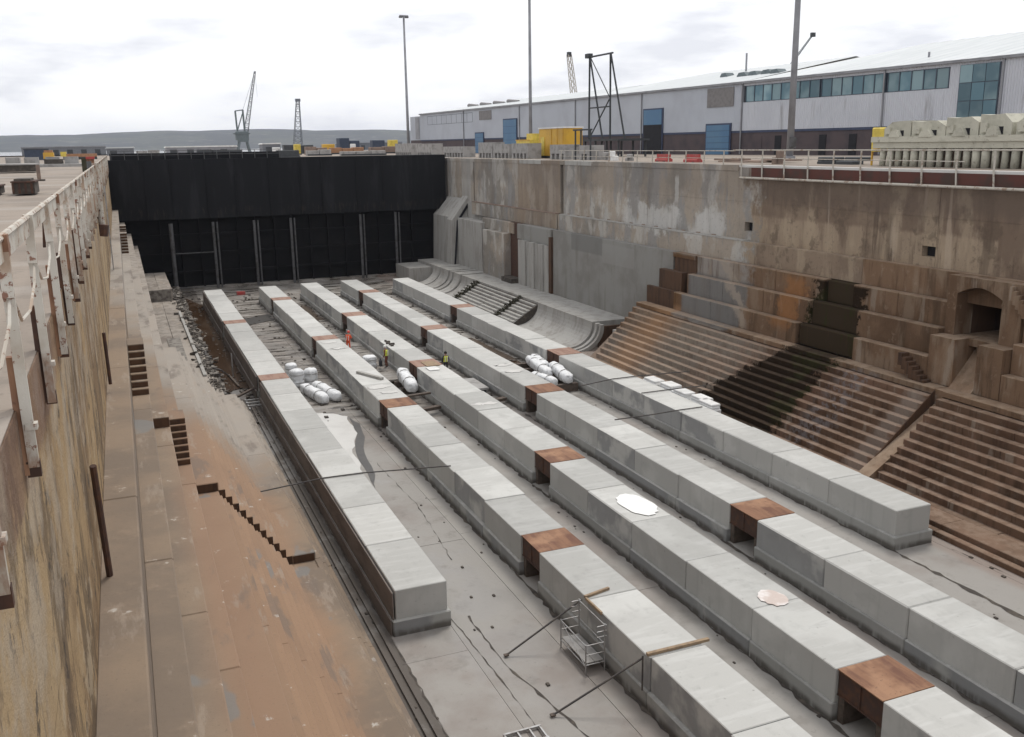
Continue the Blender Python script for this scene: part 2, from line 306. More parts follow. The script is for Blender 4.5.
a = Mat('roof_sheet', (.50, .53, .54), .55); n = a.noise(sc=(.15, 1, 1), scale=.6, detail=4); a.layer(a.ramp(n, .45, .6), (.58, .60, .61), k=.6); M['roof_sheet'] = a.done()
plain('brick_plinth', (.085, .065, .068), .9, 0, (.05, .042, .05), .7, .5)
plain('dark_blue', (.035, .05, .10), .6)
plain('door_blue', (.06, .15, .27), .5, 0, (.09, .19, .29), .6, .3)
plain('dark_opening', (.012, .012, .016), .9)
plain('frame_dark', (.05, .07, .10), .5)
plain('louvre_grey', (.20, .19, .19), .7)
a = Mat('window_glass', (.07, .15, .19), .12); n = a.noise(scale=.22, detail=3, rnd=True); a.layer(a.ramp(n, .42, .6), (.20, .30, .33), k=.9); a.vary(.35); M['window_glass'] = a.done()
plain('yellow_paint', (.62, .36, .03), .5, 0, (.42, .23, .03), .7, .5)
plain('yellow_bright', (.68, .52, .08), .5)
plain('white_paint', (.75, .75, .74), .5, 0, (.55, .54, .52), .6, 1)
plain('mast_grey', (.27, .275, .295), .5, .2, (.16, .16, .17), .6, .5)
plain('dark_steel', (.045, .05, .055), .6, .2)
plain('crane_grey', (.12, .15, .16), .6)
plain('lattice_grey', (.16, .17, .19), .6)
plain('block_grey', (.33, .32, .31), .9, 0, (.18, .17, .16), .7, 1.3)
plain('block_brown', (.25, .18, .14), .9, 0, (.13, .10, .09), .7, 1)
a = Mat('mould_beige', (.47, .455, .38), .85); n = a.noise(scale=.9, detail=6, rough=.65); a.layer(a.ramp(n, .48, .64), (.34, .33, .27), k=.7); a.layer(a.ramp(a.noise(scale=4), .6, .7), (.14, .11, .08), k=.5); a.vary(.1); a.bump(n, .05); M['mould_beige'] = a.done()
plain('red_plastic', (.36, .04, .035), .6, 0, (.3, .1, .09), .6, 2)
plain('timber', (.30, .215, .135), .85, 0, (.18, .13, .09), .7, 5)
plain('timber_dark', (.10, .075, .06), .85, 0, (.05, .04, .03), .7, 5)
plain('tube_steel', (.38, .38, .38), .45, .5, (.2, .17, .15), .6, 4)
plain('pole_dark', (.055, .05, .05), .7, 0, (.12, .1, .08), .6, 6)
a = Mat('bag_white', (.72, .73, .74), .6); n = a.noise(scale=3.5, detail=5, rnd=True); a.layer(a.ramp(n, .5, .66), (.50, .51, .52), k=.7); a.bump(a.noise(scale=7, detail=5), .05, 1); M['bag_white'] = a.done()
plain('puddle_sky_white', (.80, .80, .785), .5, 0, (.66, .65, .64), .5, 1.2)  # white colour stands in for sky mirrored in a puddle
plain('puddle_sheen_pink', (.52, .44, .40), .6, 0, (.75, .73, .72), .8, 1.8)  # pinkish puddle, its pale sky sheen painted in
plain('slurry', (.54, .53, .51), .7, 0, (.46, .45, .43), .7, .7)
a = Mat('muddy_water', (.055, .032, .018), .12); n = a.noise(sc=(1, .4, 1), scale=.6, detail=5); a.layer(a.ramp(n, .45, .6), (.09, .06, .04), k=.8); M['muddy_water'] = a.done()
plain('dark_water', (.05, .045, .04), .45)
plain('rubble', (.24, .22, .195), .95, 0, (.08, .065, .055), .9, 2)
plain('debris_dark', (.05, .042, .036), .9, 0, (.12, .1, .08), .7, 3)
a = Mat('hill_green', (.030, .036, .038), 1.0); n = a.noise(scale=.004, detail=8, rough=.7); a.layer(a.ramp(n, .45, .58), (.055, .062, .050), k=.9); a.layer(a.ramp(a.noise(scale=.02, detail=6), .60, .65), (.16, .155, .145), k=.5); M['hill_green'] = a.done()
plain('sea', (.05, .06, .07), .1)
plain('skin', (.42, .24, .17), .6); plain('hivis_orange', (.75, .10, .03), .6, 0, (.5, .07, .03), .3, 5); plain('hivis_yellow', (.62, .66, .08), .6, 0, (.45, .5, .07), .4, 6)
plain('hair_dark', (.02, .015, .012), .8); plain('cloth_dark', (.025, .025, .03), .8); plain('cloth_brown', (.17, .06, .035), .8); plain('helmet_white', (.7, .7, .68), .4); plain('helmet_red', (.6, .05, .03), .4)
plain('moss', (.035, .035, .018), .95, 0, (.06, .045, .028), .8, 4)
plain('van_white', (.7, .72, .75), .3); plain('blue_dark', (.03, .045, .08), .6); plain('orange_paint', (.36, .19, .10), .8)

# ------------------------------------------------------------------ builders
def setp(o, label=None, cat=None, group=None, kind=None):
    if label: o['label'] = label
    if cat: o['category'] = cat
    if group: o['group'] = group
    if kind: o['kind'] = kind
    return o
def empty(name, loc=(0, 0, 0), label=None, cat=None, group=None, kind=None, rz=0):
    o = bpy.data.objects.new(name, None); C.objects.link(o); o.location = loc; o.rotation_euler.z = rz
    o.empty_display_size = .2
    return setp(o, label, cat, group, kind)
class MB:
    def __init__(s): s.v = []; s.f = []; s.smooth = False
    def add(s, vs, fs):
        k = len(s.v); s.v += [tuple(x) for x in vs]; s.f += [tuple(i + k for i in f) for f in fs]; return s
    def box(s, x0, x1, y0, y1, z0, z1):
        if x0 > x1: x0, x1 = x1, x0
        if y0 > y1: y0, y1 = y1, y0
        if z0 > z1: z0, z1 = z1, z0
        return s.add([(x0, y0, z0), (x1, y0, z0), (x1, y1, z0), (x0, y1, z0), (x0, y0, z1), (x1, y0, z1), (x1, y1, z1), (x0, y1, z1)],
                     [(3, 2, 1, 0), (4, 5, 6, 7), (0, 1, 5, 4), (1, 2, 6, 5), (2, 3, 7, 6), (3, 0, 4, 7)])
    def cbox(s, x0, x1, y0, y1, z0, z1, c=.03):
        """box with chamfered top and vertical edges"""
        def ring(d, z): return [(x0 + d, y0 + c, z), (x0 + c, y0 + d, z), (x1 - c, y0 + d, z), (x1 - d, y0 + c, z), (x1 - d, y1 - c, z), (x1 - c, y1 - d, z), (x0 + c, y1 - d, z), (x0 + d, y1 - c, z)]
        b = ring(0, z0); m = ring(0, z1 - c)
        t = [(x0 + c, y0 + c, z1), (x1 - c, y0 + c, z1), (x1 - c, y1 - c, z1), (x0 + c, y1 - c, z1)]
        f = [tuple(reversed(range(8)))] + [(i, (i + 1) % 8, 8 + (i + 1) % 8, 8 + i) for i in range(8)]
        f += [(9, 10, 17, 16), (10, 11, 17), (11, 12, 18, 17), (12, 13, 18), (13, 14, 19, 18), (14, 15, 19), (15, 8, 16, 19), (8, 9, 16), (16, 17, 18, 19)]
        return s.add(b + m + t, f)
    def prism_y(s, prof, y0, y1):
        """closed (x, z) outline pushed along y"""
        n = len(prof)
        vs = [(x, y0, z) for x, z in prof] + [(x, y1, z) for x, z in prof]
        return s.add(vs, [tuple(range(n)), tuple(reversed(range(n, 2 * n)))] + [(i, i + n, (i + 1) % n + n, (i + 1) % n) for i in range(n)])
    def prism_x(s, prof, x0, x1):
        n = len(prof)
        vs = [(x0, y, z) for y, z in prof] + [(x1, y, z) for y, z in prof]
        return s.add(vs, [tuple(range(n)), tuple(reversed(range(n, 2 * n)))] + [(i, i + n, (i + 1) % n + n, (i + 1) % n) for i in range(n)])
    def prism_z(s, prof, z0, z1):
        n = len(prof)
        vs = [(x, y, z0) for x, y in prof] + [(x, y, z1) for x, y in prof]
        return s.add(vs, [tuple(reversed(range(n))), tuple(range(n, 2 * n))] + [(i, (i + 1) % n, (i + 1) % n + n, i + n) for i in range(n)])
    def bar(s, a, b, w, h=None):
        """square bar between two points"""
        h = h or w; a = Vector(a); b = Vector(b); d = (b - a).normalized()
        up = Vector((0, 0, 1)) if abs(d.z) < .95 else Vector((0, 1, 0))
        u = d.cross(up).normalized() * w / 2; v = u.normalized().cross(d).normalized() * h / 2
        vs = [a - u - v, a + u - v, a + u + v, a - u + v, b - u - v, b + u - v, b + u + v, b - u + v]
        return s.add(vs, [(0, 1, 2, 3), (7, 6, 5, 4), (0, 4, 5, 1), (1, 5, 6, 2), (2, 6, 7, 3), (3, 7, 4, 0)])
    def tube(s, pts, r, n=8, caps=True):
        pts = [Vector(p) for p in pts]; rs = r if isinstance(r, (list, tuple)) else [r] * len(pts); rings = []; k = len(s.v)
        for i, p in enumerate(pts):
            d = ((pts[min(i + 1, len(pts) - 1)]) - pts[max(i - 1, 0)]).normalized()
            up = Vector((0, 0, 1)) if abs(d.z) < .9 else Vector((0, 1, 0))
            u = d.cross(up).normalized(); v = u.cross(d).normalized()
            for j in range(n):
                t = 2 * math.pi * j / n; s.v.append(tuple(p + (u * math.cos(t) + v * math.sin(t)) * rs[i]))
        for i in range(len(pts) - 1):
            for j in range(n):
                s.f.append((k + i * n + j, k + i * n + (j + 1) % n, k + (i + 1) * n + (j + 1) % n, k + (i + 1) * n + j))
        if caps:
            s.f.append(tuple(k + j for j in reversed(range(n)))); s.f.append(tuple(k + (len(pts) - 1) * n + j for j in range(n)))
        return s
    def build(s, name, mat, parent=None, loc=(0, 0, 0), smooth=False, **k):
        me = bpy.data.meshes.new(name); me.from_pydata(s.v, [], s.f); me.validate()
        bm = bmesh.new(); bm.from_mesh(me); bmesh.ops.recalc_face_normals(bm, faces=bm.faces); bm.to_mesh(me); bm.free()
        me.materials.append(M[mat] if isinstance(mat, str) else mat)
        if smooth:
            for p in me.polygons: p.use_smooth = True
        o = bpy.data.objects.new(name, me); C.objects.link(o); o.location = loc
        if parent: o.parent = parent
        return setp(o, **k)
def part(name, mat, parent, *boxes, **k):
    m = MB()
    for b in boxes: m.box(*b)
    return m.build(name, mat, parent, **k)
def copy_tree(o, parent=None):
    c = o.copy(); C.objects.link(c)
    if parent: c.parent = parent
    for ch in list(o.children): copy_tree(ch, c)
    return c
def jit(a): return random.uniform(-a, a)

ZF = -15.9        # dock floor
CAIS = 126.0      # caisson face
YN = -6.0         # near end of the modelled dock

# ------------------------------------------------------------------ ground, hills, sea
FAR = 7000
g = MB()
LQ = -.35        # the left quay lies a little lower than the right one
for x0, x1, y0, y1, gz in ((-FAR, -2.2, -600, FAR, LQ), (43.9, FAR, -600, FAR, 0), (-2.2, 43.9, 131.5, FAR, 0), (-2.2, 43.9, -600, YN, 0)):
    g.add([(x0, y0, gz), (x1, y0, gz), (x1, y1, gz), (x0, y1, gz)], [(0, 1, 2, 3)])
g.add([(-2.2, 131.5, LQ), (-2.2, FAR, LQ), (-2.2, FAR, 0), (-2.2, 131.5, 0)], [(0, 1, 2, 3)])
g.build('ground', 'quay_ground', kind='structure')
m = MB()
for i in range(161):
    x = -3500 + i * 60; y = 4300 - .1 * x
    t = i / 160
    h = 60 + 11 * math.sin(x * .0011 + 1.2) + 6 * math.sin(x * .0037) + 2.2 * math.sin(x * .013) + jit(1.2) + 10 * math.exp(-((x - 1500) / 800) ** 2)
    for dy, hh in ((-900, -2), (-500, h * .38 + jit(2)), (-150, h * .82 + jit(2)), (0, h), (400, h * .7), (800, -2)):
        m.v.append((x, y + dy, hh))
for i in range(160):
    for j in range(5): m.f.append((i * 6 + j, (i + 1) * 6 + j, (i + 1) * 6 + j + 1, i * 6 + j + 1))
m.build('hills', 'hill_green', smooth=True, kind='structure')
m = MB(); m.add([(-3000, 420, .05), (3000, 420, .05), (3000, 3300, .05), (-3000, 3300, .05)], [(0, 1, 2, 3)])
m.build('sea', 'sea', kind='structure')

# ------------------------------------------------------------------ dock floor
fl = part('dock_floor', 'floor_concrete', None, (-1.5, 44, YN, 131.5, ZF - .6, ZF - .05), kind='structure')
xs = [4.0, 6.82]; strips = [(7.12, 9.9), (9.92, 13.04), (13.06, 17.3), (17.32, 22.3), (22.32, 27.0), (27.02, 32.2), (32.22, 33.2), (4.6, 6.8)]
for si, (x0, x1) in enumerate(strips):
    y = YN + (si * 3.7) % 9
    while y < 127:
        far = y > 62
        L = random.uniform(4, 6.5) if far else random.uniform(15, 24)
        part('floor_slab', 'floor_concrete', fl, (x0, x1, y, min(y + L - (.035 if far else .015), 127.6), ZF - .3, ZF + jit(.006)))
        y += L
part('floor_slab', 'floor_concrete', fl, (33.2, 42, 60, 127, ZF - .3, ZF - .012))
part('gutter_kerb', 'floor_concrete', fl, (7.28, 7.42, YN, 66, ZF - .02, ZF + .10), (7.0, 7.1, YN, 66, ZF - .3, ZF + .05))
crk = MB()
def crack(pts, w=.028, z=ZF + .012):
    P = []
    for (x0, y0), (x1, y1) in zip(pts[:-1], pts[1:]):
        n = max(2, int(abs(y1 - y0) / .35))
        for i in range(n): t = i / n; P.append((x0 + (x1 - x0) * t + jit(.03) + (.05 if random.random() < .15 else 0), y0 + (y1 - y0) * t))
    P.append(pts[-1]); ws = [random.uniform(.15, 1.0) ** 2 * 1.9 * w for _ in P]
    for i in range(len(P) - 1):
        (xa, ya), (xb, yb) = P[i], P[i + 1]
        crk.add([(xa - ws[i], ya, z), (xa + ws[i], ya, z), (xb + ws[i + 1], yb, z), (xb - ws[i + 1], yb, z)], [(0, 1, 2, 3)])
crack([(10.7, 31), (10.8, 27), (11.3, 24), (11.9, 20), (12.2, 12)], .035)
crack([(9.9, 34), (10.15, 30), (10.3, 26), (10.2, 20)], .025)
crack([(12.0, 50), (12.3, 43), (11.8, 36)], .018)
crack([(32.3, 28), (32.5, 24), (32.4, 18)], .015)
crack([(7.6, 70), (7.6, 8)], .03); crack([(10.1, 60), (10.0, 33)], .025)
for x in (16.17, 21.08, 26.03, 13.83, 18.73, 23.68, 29.8): crack([(x, 100), (x + .02, 10)], .085)
crk.build('floor_crack', 'debris_dark', fl, kind='stuff')

# ------------------------------------------------------------------ keel block rows
order = ['leftmost', 'second', 'middle', 'fourth', 'rightmost']
far_s = ['farthest, against the caisson', 'second from the caisson', 'third from the caisson', 'fourth from the caisson', 'nearest to the camera']
X0 = [7.82, 14.0, 18.9, 23.85, 29.95]
gaps = [[(90.7, 88.9), (67.0, 65.3)],
        [(102.7, 100.8), (79.4, 77.5), (56.7, 54.7), (33.4, 31.5)],
        [(89.9, 87.6), (66.7, 64.5), (43.2, 41.1), (20.1, 18.2)],
        [(103.6, 101.4), (79.8, 77.8), (56.0, 53.9), (32.7, 30.7)],
        [(89.4, 87.3), (65.8, 63.5)]]
starts = [111.8, 111.8, 112.4, 112.6, 111.2]; ends = [30.7, 10.15, 5.4, 9.35, 29.0]
HT, PL = 1.8, .62
for r in range(5):
    x = X0[r]; y = starts[r]; segs = []
    for a, b in gaps[r]: segs.append((y, a)); y = b
    segs.append((y, ends[r]))
    nseg = len(segs)
    for k, (ya, yb) in enumerate(segs):
        where = 'nearest to the camera' if k == nseg - 1 else far_s[k]
        t = empty('keel_block_row', (x + 1, yb, ZF), 'grey keel blocks, %s row from left, stretch %s' % (order[r] if r in (0, 2, 4) else order[r], where), 'keel blocks', 'runs of concrete keel blocks along the dock floor')
        n = max(1, round((ya - yb) / 4.27)); L = (ya - yb) / n
        for i in range(n):
            y1 = ya - i * L; y0 = y1 - L + (.15 if (r == 0 and abs(y1 - L - 43.4) < 1.6) else .02)
            dx, dz = jit(.035), jit(.018)
            m = MB(); m.cbox(-1 + dx, 1 + dx, y0 - yb, y1 - yb, PL + .002, HT + dz, random.choice((.025, .035, .05)))
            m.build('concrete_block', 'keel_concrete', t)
            if i % 2 == 0:
                yy = max(ya - (i + 2) * L, yb) + .012
                e0 = .12 if (i + 2 >= n) else 0
                m = MB(); m.cbox(-1.12, 1.12, yy - yb - (e0 if yb == ends[r] else 0), y1 - yb, 0.0, PL, .04)
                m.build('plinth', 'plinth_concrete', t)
        if r == 0:
            q = MB(); q.cbox(-1.10, -1.035, 0.02, ya - yb - .02, PL + .01, HT - .09, .02); q.build('face_board', 'row_face_brown', t)
            q = MB(); q.cbox(-1.2, -1.125, 0.0, ya - yb - .02, .02, PL + .03, .02); q.build('face_board', 'row_face_brown', t)
    for k, (a, b) in enumerate(gaps[r]):
        L = a - b; fresh = 'bright' if (r, k) in ((2, 3), (1, 3), (2, 2)) else 'dull'
        t = empty('steel_bridging_box', (x + 1, b, ZF), '%s rusty steel box in the %s keel row, gap %s from the caisson' % (fresh, order[r], ['closest', 'second', 'third', 'fourth'][k]), 'steel box', 'rusty steel boxes between the keel block runs')
        part('top_plate', 'rust_pale' if b > 60 else 'rust_plate', t, (-.99, .99, .015, L - .015, HT - .03, HT + .006))
        part('web_plate', 'rust_dark', t, (-.93, -.90, .02, L - .02, HT - .85, HT - .032))
        part('web_plate', 'rust_dark', t, (.90, .93, .02, L - .02, HT - .85, HT - .032))
        part('bottom_flange', 'rust_dark', t, (-.97, .97, .02, L - .02, HT - .88, HT - .852))
        for yy in (.16, L - .16):
            part('bearing_block', 'timber_dark', t, (-.9, .9, yy - .12, yy + .12, .0, HT - .9))
        part('stiffener', 'rust_dark', t, (-.965, -.932, L / 2 - .03, L / 2 + .03, HT - .84, HT - .035))

def patch(name, mat, pts, z, th=.012, n=6, wob=.12, **k):
    """irregular thin sheet from a rough outline"""
    P = []
    N = len(pts)
    for i in range(N):
        p, q = Vector(pts[i]), Vector(pts[(i + 1) % N])
        for j in range(n):
            P.append((p.lerp(q, j / n).x + jit(wob), p.lerp(q, j / n).y + jit(wob)))
    return MB().prism_z(P, z, z + th).build(name, mat, **k)
def ell(cx, cy, rx, ry, n=9): return [(cx + rx * math.cos(2 * math.pi * i / n), cy + ry * math.sin(2 * math.pi * i / n)) for i in range(n)]
TOP = ZF + HT
patch('sheen_puddle', 'puddle_sky_white', ell(20.05, 34.35, .72, 1.35, 14), TOP + .018, n=2, wob=.06, label='white puddle with painted sky reflection on the middle keel row, shaped like an egg', cat='pale_puddle')  # puddle whose sky reflection is painted as white
patch('pale_sheen_puddle', 'puddle_sheen_pink', ell(20.0, 24.65, .5, .62, 12), TOP + .018, n=2, wob=.04, label='small round puddle with painted pale sheen and pinkish edge on middle keel row near camera', cat='pale_puddle')  # smaller puddle, pale reflection put into its colour
patch('slurry_sheet', 'slurry', [(9.95, 62), (11.3, 61.6), (12.6, 60), (12.3, 56), (11.3, 53), (11.0, 49.5), (10.2, 45.5), (9.95, 44)], ZF + .012, n=5, wob=.13, label='dried white slurry spread on the floor between the first two keel rows', cat='slurry')
patch('wet_streak', 'dark_water', [(12.75, 59.5), (12.95, 58), (12.6, 55), (11.8, 52), (11.5, 48), (10.9, 46), (11.2, 49.6), (11.4, 52.6), (12.35, 56), (12.65, 59.4)], ZF + .012, n=3, wob=.06, label='dark wet streak beside the white slurry on the dock floor', cat='puddle')
patch('muddy_pool', 'muddy_water', [(5.95, 70), (5.8, 88), (5.9, 104), (6.2, 119), (7.65, 112), (7.65, 90), (7.65, 70.5), (6.9, 71)], ZF + .03, n=5, wob=.12, label='brown muddy water standing between the left altars and leftmost keel row', cat='puddle')
patch('brown_pool', 'muddy_water', [(26.5, 80), (29.3, 81), (29.4, 66), (28.4, 62), (26.4, 63)], ZF + .03, n=5, wob=.15, label='dark brown puddle on the floor left of the rightmost keel row', cat='puddle')
patch('dark_puddle', 'dark_water', [(10.3, 101), (13.6, 103), (13.7, 99), (10.4, 97)], ZF + .03, n=5, wob=.2, label='dark puddle between the far ends of the two leftmost keel rows', cat='puddle')
patch('wet_floor', 'muddy_water', [(16.4, 106), (18.5, 107), (18.5, 97), (16.5, 95)], ZF + .03, n=5, wob=.2, label='wet brown patch between far ends of second and middle keel rows', cat='puddle')
# pale mortar sheets and rubbish lying on the far block tops
for (cx, cy, rx, ry, lab) in ((14.9, 76.3, .7, .5, 'pale mortar sheet on the second keel row just before its rust box near the workers'), (15.1, 73.5, .6, .35, 'small white mortar smear on the second keel row left of the workers'),
                              (14.9, 60.0, .8, .55, 'white mortar patch on the second keel row beside the lying plank'), (15.1, 58.3, .55, .35, 'chalky smear on the second keel row just before its middle rust box'),
                              (24.9, 62.3, .8, .3, 'long pale smear across the fourth keel row near the bags'), (24.9, 60.2, .75, .4, 'pale crumbling smear on the fourth keel row beside the white tubes'),
                              (19.9, 53.0, .8, .3, 'pale thin smear across the middle keel row nearer than the workers')):
    patch('mortar_smear', 'slurry', ell(cx, cy, rx, ry, 9), TOP + .018, n=3, wob=.14, label=lab, cat='mortar smear')
def plank(pts, w, h, mat, label, cat='plank', name='timber_plank'):
    return MB().bar(pts[0], pts[1], w, h).build(name, mat, label=label, cat=cat)
plank([(14.5, 64.5, TOP + .1), (15.6, 61.8, TOP + .1)], .25, .16, 'light_concrete', 'grey concrete kerb piece lying skew on the second keel row')
plank([(16.1, 60, TOP - .9), (18.6, 60.4, TOP - .92)], .3, .12, 'timber_dark', 'dark plank spanning between second and middle keel rows below the leaning bag')
plank([(13.9, 27.35, TOP + .06), (15.0, 27.6, TOP + .06)], .1, .09, 'timber', 'short timber batten on the second keel row above the small scaffold')
plank([(13.95, 23.1, TOP + .06), (16.25, 23.1, TOP + .06)], .12, .09, 'timber', 'long timber batten laid across the second keel row nearest the camera')
plank([(13.92, 27.3, TOP + .02), (13.92, 26.1, TOP + .02)], .07, .1, 'timber', 'timber batten fixed along the left edge of the second keel row')
for y, lab in ((23.1, 'thin steel prop standing upright against the second keel row under the long batten'),):
    MB().tube([(13.8, y, ZF + .63), (13.8, y, TOP + .05)], .03).build('steel_prop', 'pole_dark', label=lab, cat='prop')
# raking poles and lines
def pole(pts, r, label, mat='pole_dark', name='raking_pole', cat='pole'):
    t = empty(name, pts[0], label, cat)
    P = [Vector(p) - Vector(pts[0]) for p in pts]
    MB().tube(P, r).build('shaft', mat, t)
    MB().box(-.09, .07, -.07, .07, -.02, .03).build('foot_block', 'timber_dark', t)
    return t
pole([(11.0, 27.7, ZF + .06), (13.86, 27.5, TOP - .1)], .035, 'dark raking pole from the floor up to the second keel row behind the small scaffold')
pole([(11.0, 23.8, ZF + .06), (13.86, 23.2, TOP - .1)], .035, 'dark raking pole from the floor to the long batten in the foreground')
def hose(pts, r, label):
    return MB().tube(pts, r, 6).build('hose', 'pole_dark', label=label, cat='hose')
hose([(4.75, 43.0, TOP + .05), (7.8, 43.6, TOP + .06), (9.8, 43.5, TOP + .06), (14.1, 42.7, TOP + .05)], .032, 'thin black line running from the left altars over the leftmost keel row')
hose([(27.2, 54.3, TOP + .03), (30.0, 55.0, TOP + .05), (32.0, 55.0, TOP + .05), (35.9, 54.5, TOP + .08)], .035, 'upper black hose crossing the rightmost keel row to the right altar steps')
hose([(29.9, 50.9, TOP + .05), (32.6, 50.9, TOP + .05), (34.6, 50.6, TOP + .1)], .035, 'middle black hose crossing the rightmost keel row near white sheets')
hose([(25.5, 46.4, TOP + .03), (28.0, 46.4, TOP + .03), (30.0, 46.5, TOP + .05), (31.6, 46.5, TOP + .05)], .035, 'lower black hose stretched from fourth to rightmost keel row')

# small tower scaffold
t = empty('small_scaffold', (13.38, 26.5, ZF), 'small silver tube scaffold standing on the floor beside the second keel row', 'scaffold')
sx, sy = .36, .98
for ax, hh in ((-sx, 1.12), (sx, 1.75)):
    for ay in (-sy, sy): MB().tube([(ax, ay, 0), (ax, ay, hh)], .026).build('leg', 'tube_steel', t)
for z in (.35, .72, 1.08): 
    for ay in (-sy, sy): MB().tube([(-sx, ay, z), (sx, ay, z)], .018).build('rung', 'tube_steel', t)
for z in (1.3, 1.5, 1.7):
    for ay in (-sy, sy): MB().tube([(sx - .30, ay, z), (sx + .06, ay, z)], .018).build('rung', 'tube_steel', t)
for ax, zs in ((-sx, (.3, 1.08)), (sx, (.3, 1.0, 1.7))):
    for z in zs: MB().tube([(ax, -sy, z), (ax, sy, z)], .02).build('side_rail', 'tube_steel', t)
MB().tube([(-sx, -sy, .3), (-sx, sy, 1.08)], .016).build('brace', 'tube_steel', t)
part('deck_board', 'block_grey', t, (-.33, -.02, -.95, .95, .38, .42)); part('deck_board', 'block_grey', t, (.0, .33, -.95, .95, .38, .42))
# aluminium frame on the floor at the bottom edge
t = empty('ladder_frame', (9.6, 23.1, ZF), 'short aluminium ladder frame lying on the floor at the bottom edge of view', 'ladder')
for dy in (-.32, .32): MB().bar((-.45, dy, .08), (.8, dy, .08), .07).build('stile', 'tube_steel', t)
for dx in (-.42, 0, .4, .75): MB().bar((dx, -.3, .08), (dx, .3, .08), .05).build('rung', 'tube_steel', t)

# platform for the workers
t = empty('steel_walkway', (17.0, 72.5, ZF), 'grey deck of plates bridging between second and middle keel rows under the workers', 'walkway')
for i in range(8): part('deck_plate', 'floor_concrete', t, (-.85, 1.7, -5.5 + i * 1.9, -5.5 + i * 1.9 + 1.86, .28, .4 + jit(.01)))
for i in range(5): part('bearer', 'timber_dark', t, (-.85, 1.7, -5.2 + i * 3.4, -4.9 + i * 3.4, .02, .279))
# bags
def bag(loc, r, L, rz, tilt, label, upright=False):
    t = empty('bulk_bag', loc, label, 'bag', None, None, rz)
    m = MB(); n = 18; rings = 15; P = []; ph = random.uniform(0, 6)
    for i in range(rings):
        u = i / (rings - 1); rr = r * (1 - abs(2 * u - 1) ** 12 * .3) * (1 - .10 * max(0, math.cos(u * 2 * math.pi * 3 + ph)) ** 4); P.append((u, rr))
    for u, rr in P:
        for j in range(n):
            a = 2 * math.pi * j / n; sq = 1 / max(abs(math.cos(a)), abs(math.sin(a))) ** .55
            w = rr * .92 * sq * (1 + .05 * math.sin(5 * a + u * 9 + ph) + jit(.035))
            c, s_ = math.cos(a) * w, math.sin(a) * w; uu = u + jit(.012)
            if upright: m.v.append((c, s_, uu * L))
            else: m.v.append((c, (uu - .5) * L, max(s_, -.8 * r) + .8 * r + tilt * u))
    for i in range(rings - 1):
        for j in range(n): m.f.append((i * n + j, i * n + (j + 1) % n, (i + 1) * n + (j + 1) % n, (i + 1) * n + j))
    m.f.append(tuple(range(n))); m.f.append(tuple((rings - 1) * n + j for j in range(n)))
    m.build('sack', 'bag_white', t, smooth=True)
    for u in (.28, .72):
        if upright: MB().tube([(r * 1.05 * math.cos(a), r * 1.05 * math.sin(a), u * L) for a in [k * math.pi / 6 for k in range(13)]], .03, 5, False).build('strap', 'block_grey', t)
        else: MB().tube([(r * 1.04 * math.cos(a), (u - .5) * L, max(r * 1.04 * math.sin(a), -.8 * r) + .8 * r + tilt * u) for a in [k * math.pi / 6 for k in range(13)]], .03, 5, False).build('strap', 'block_grey', t)
    return t
bag((11.0, 72.0, ZF), .48, 1.3, 0, 0, 'farthest upright white bulk bag by the leftmost keel row', True)
bag((11.0, 69.6, ZF), .52, 1.35, .4, 0, 'front upright white bulk bag of the group by the leftmost keel row', True)
bag((12.1, 69.9, ZF), .5, 1.25, .8, 0, 'right-hand upright white bulk bag of the three standing together', True)
bag((11.55, 65.8, ZF), .42, 4.4, .18, 0, 'long white bag lying nearest in front of the upright bags')
bag((12.5, 66.1, ZF), .42, 4.4, .18, 0, 'long white bag lying behind another one between first two keel rows')
bag((17.1, 71.6, ZF + .4), .58, 1.0, 0, 0, 'squat white bag on the deck just left of the worker in a yellow vest', True)
bag((18.1, 64.4, ZF + .45), .48, 4.2, -.08, .25, 'fat white bag propped on dark timber beside the middle keel row')
t = empty('timber_support', (18.15, 65.2, ZF), 'dark timber supports under the propped white bag', 'timber')
for yy in (-1.0, 1.0): part('bearer', 'timber_dark', t, (-.5, .55, yy - .2, yy + .2, 0, .44))
bag((28.55, 64.2, ZF + .6), .42, 5.4, -.13, 0, 'left long white tube bag in front of the rightmost keel row gap')
bag((29.25, 65.6, ZF + .6), .40, 3.6, -.15, 0, 'middle long white tube bag beside the rightmost keel row')
bag((29.2, 61.6, ZF + .6), .44, 4.6, -.17, 0, 'right long white tube bag reaching nearest along the rightmost keel row')
bag((27.3, 60.5, ZF + .6), .38, 2.8, .22, 0, 'small white tube bag lying by the fourth keel row next to its rust box')
t = empty('timber_staging', (28.3, 64.8, ZF), 'low dark timber staging under the three long white tube bags', 'staging')
for y in (-5.2, -2.6, .4, 2.2): part('bearer', 'timber_dark', t, (-1.6, 1.3, y - .15, y + .15, 0, .59))
for k, (x, y, s_) in enumerate(((33.0, 54.6, 1), (33.3, 52.9, 1.1), (33.1, 51.0, 1), (33.3, 49.2, .9), (33.0, 47.9, .8))):
    m = MB()
    for i in range(7): m.cbox(-.5 * s_ + i * .03, .5 * s_ - jit(.06), -.78 + jit(.1), .78 + jit(.1), .16 * i + .002, .16 * i + .158, .04)
    m.build('polystyrene_stack', 'white_paint', None, (x, y, -15.4 + .02 if x > 33.2 else -15.4 + .02), label='stack of white slabs behind the rightmost keel row, %s along the altar foot' % ['farthest', 'second farthest', 'middle one', 'second nearest', 'nearest'][k], cat='slabs', group='white slab stacks behind the rightmost keel row')

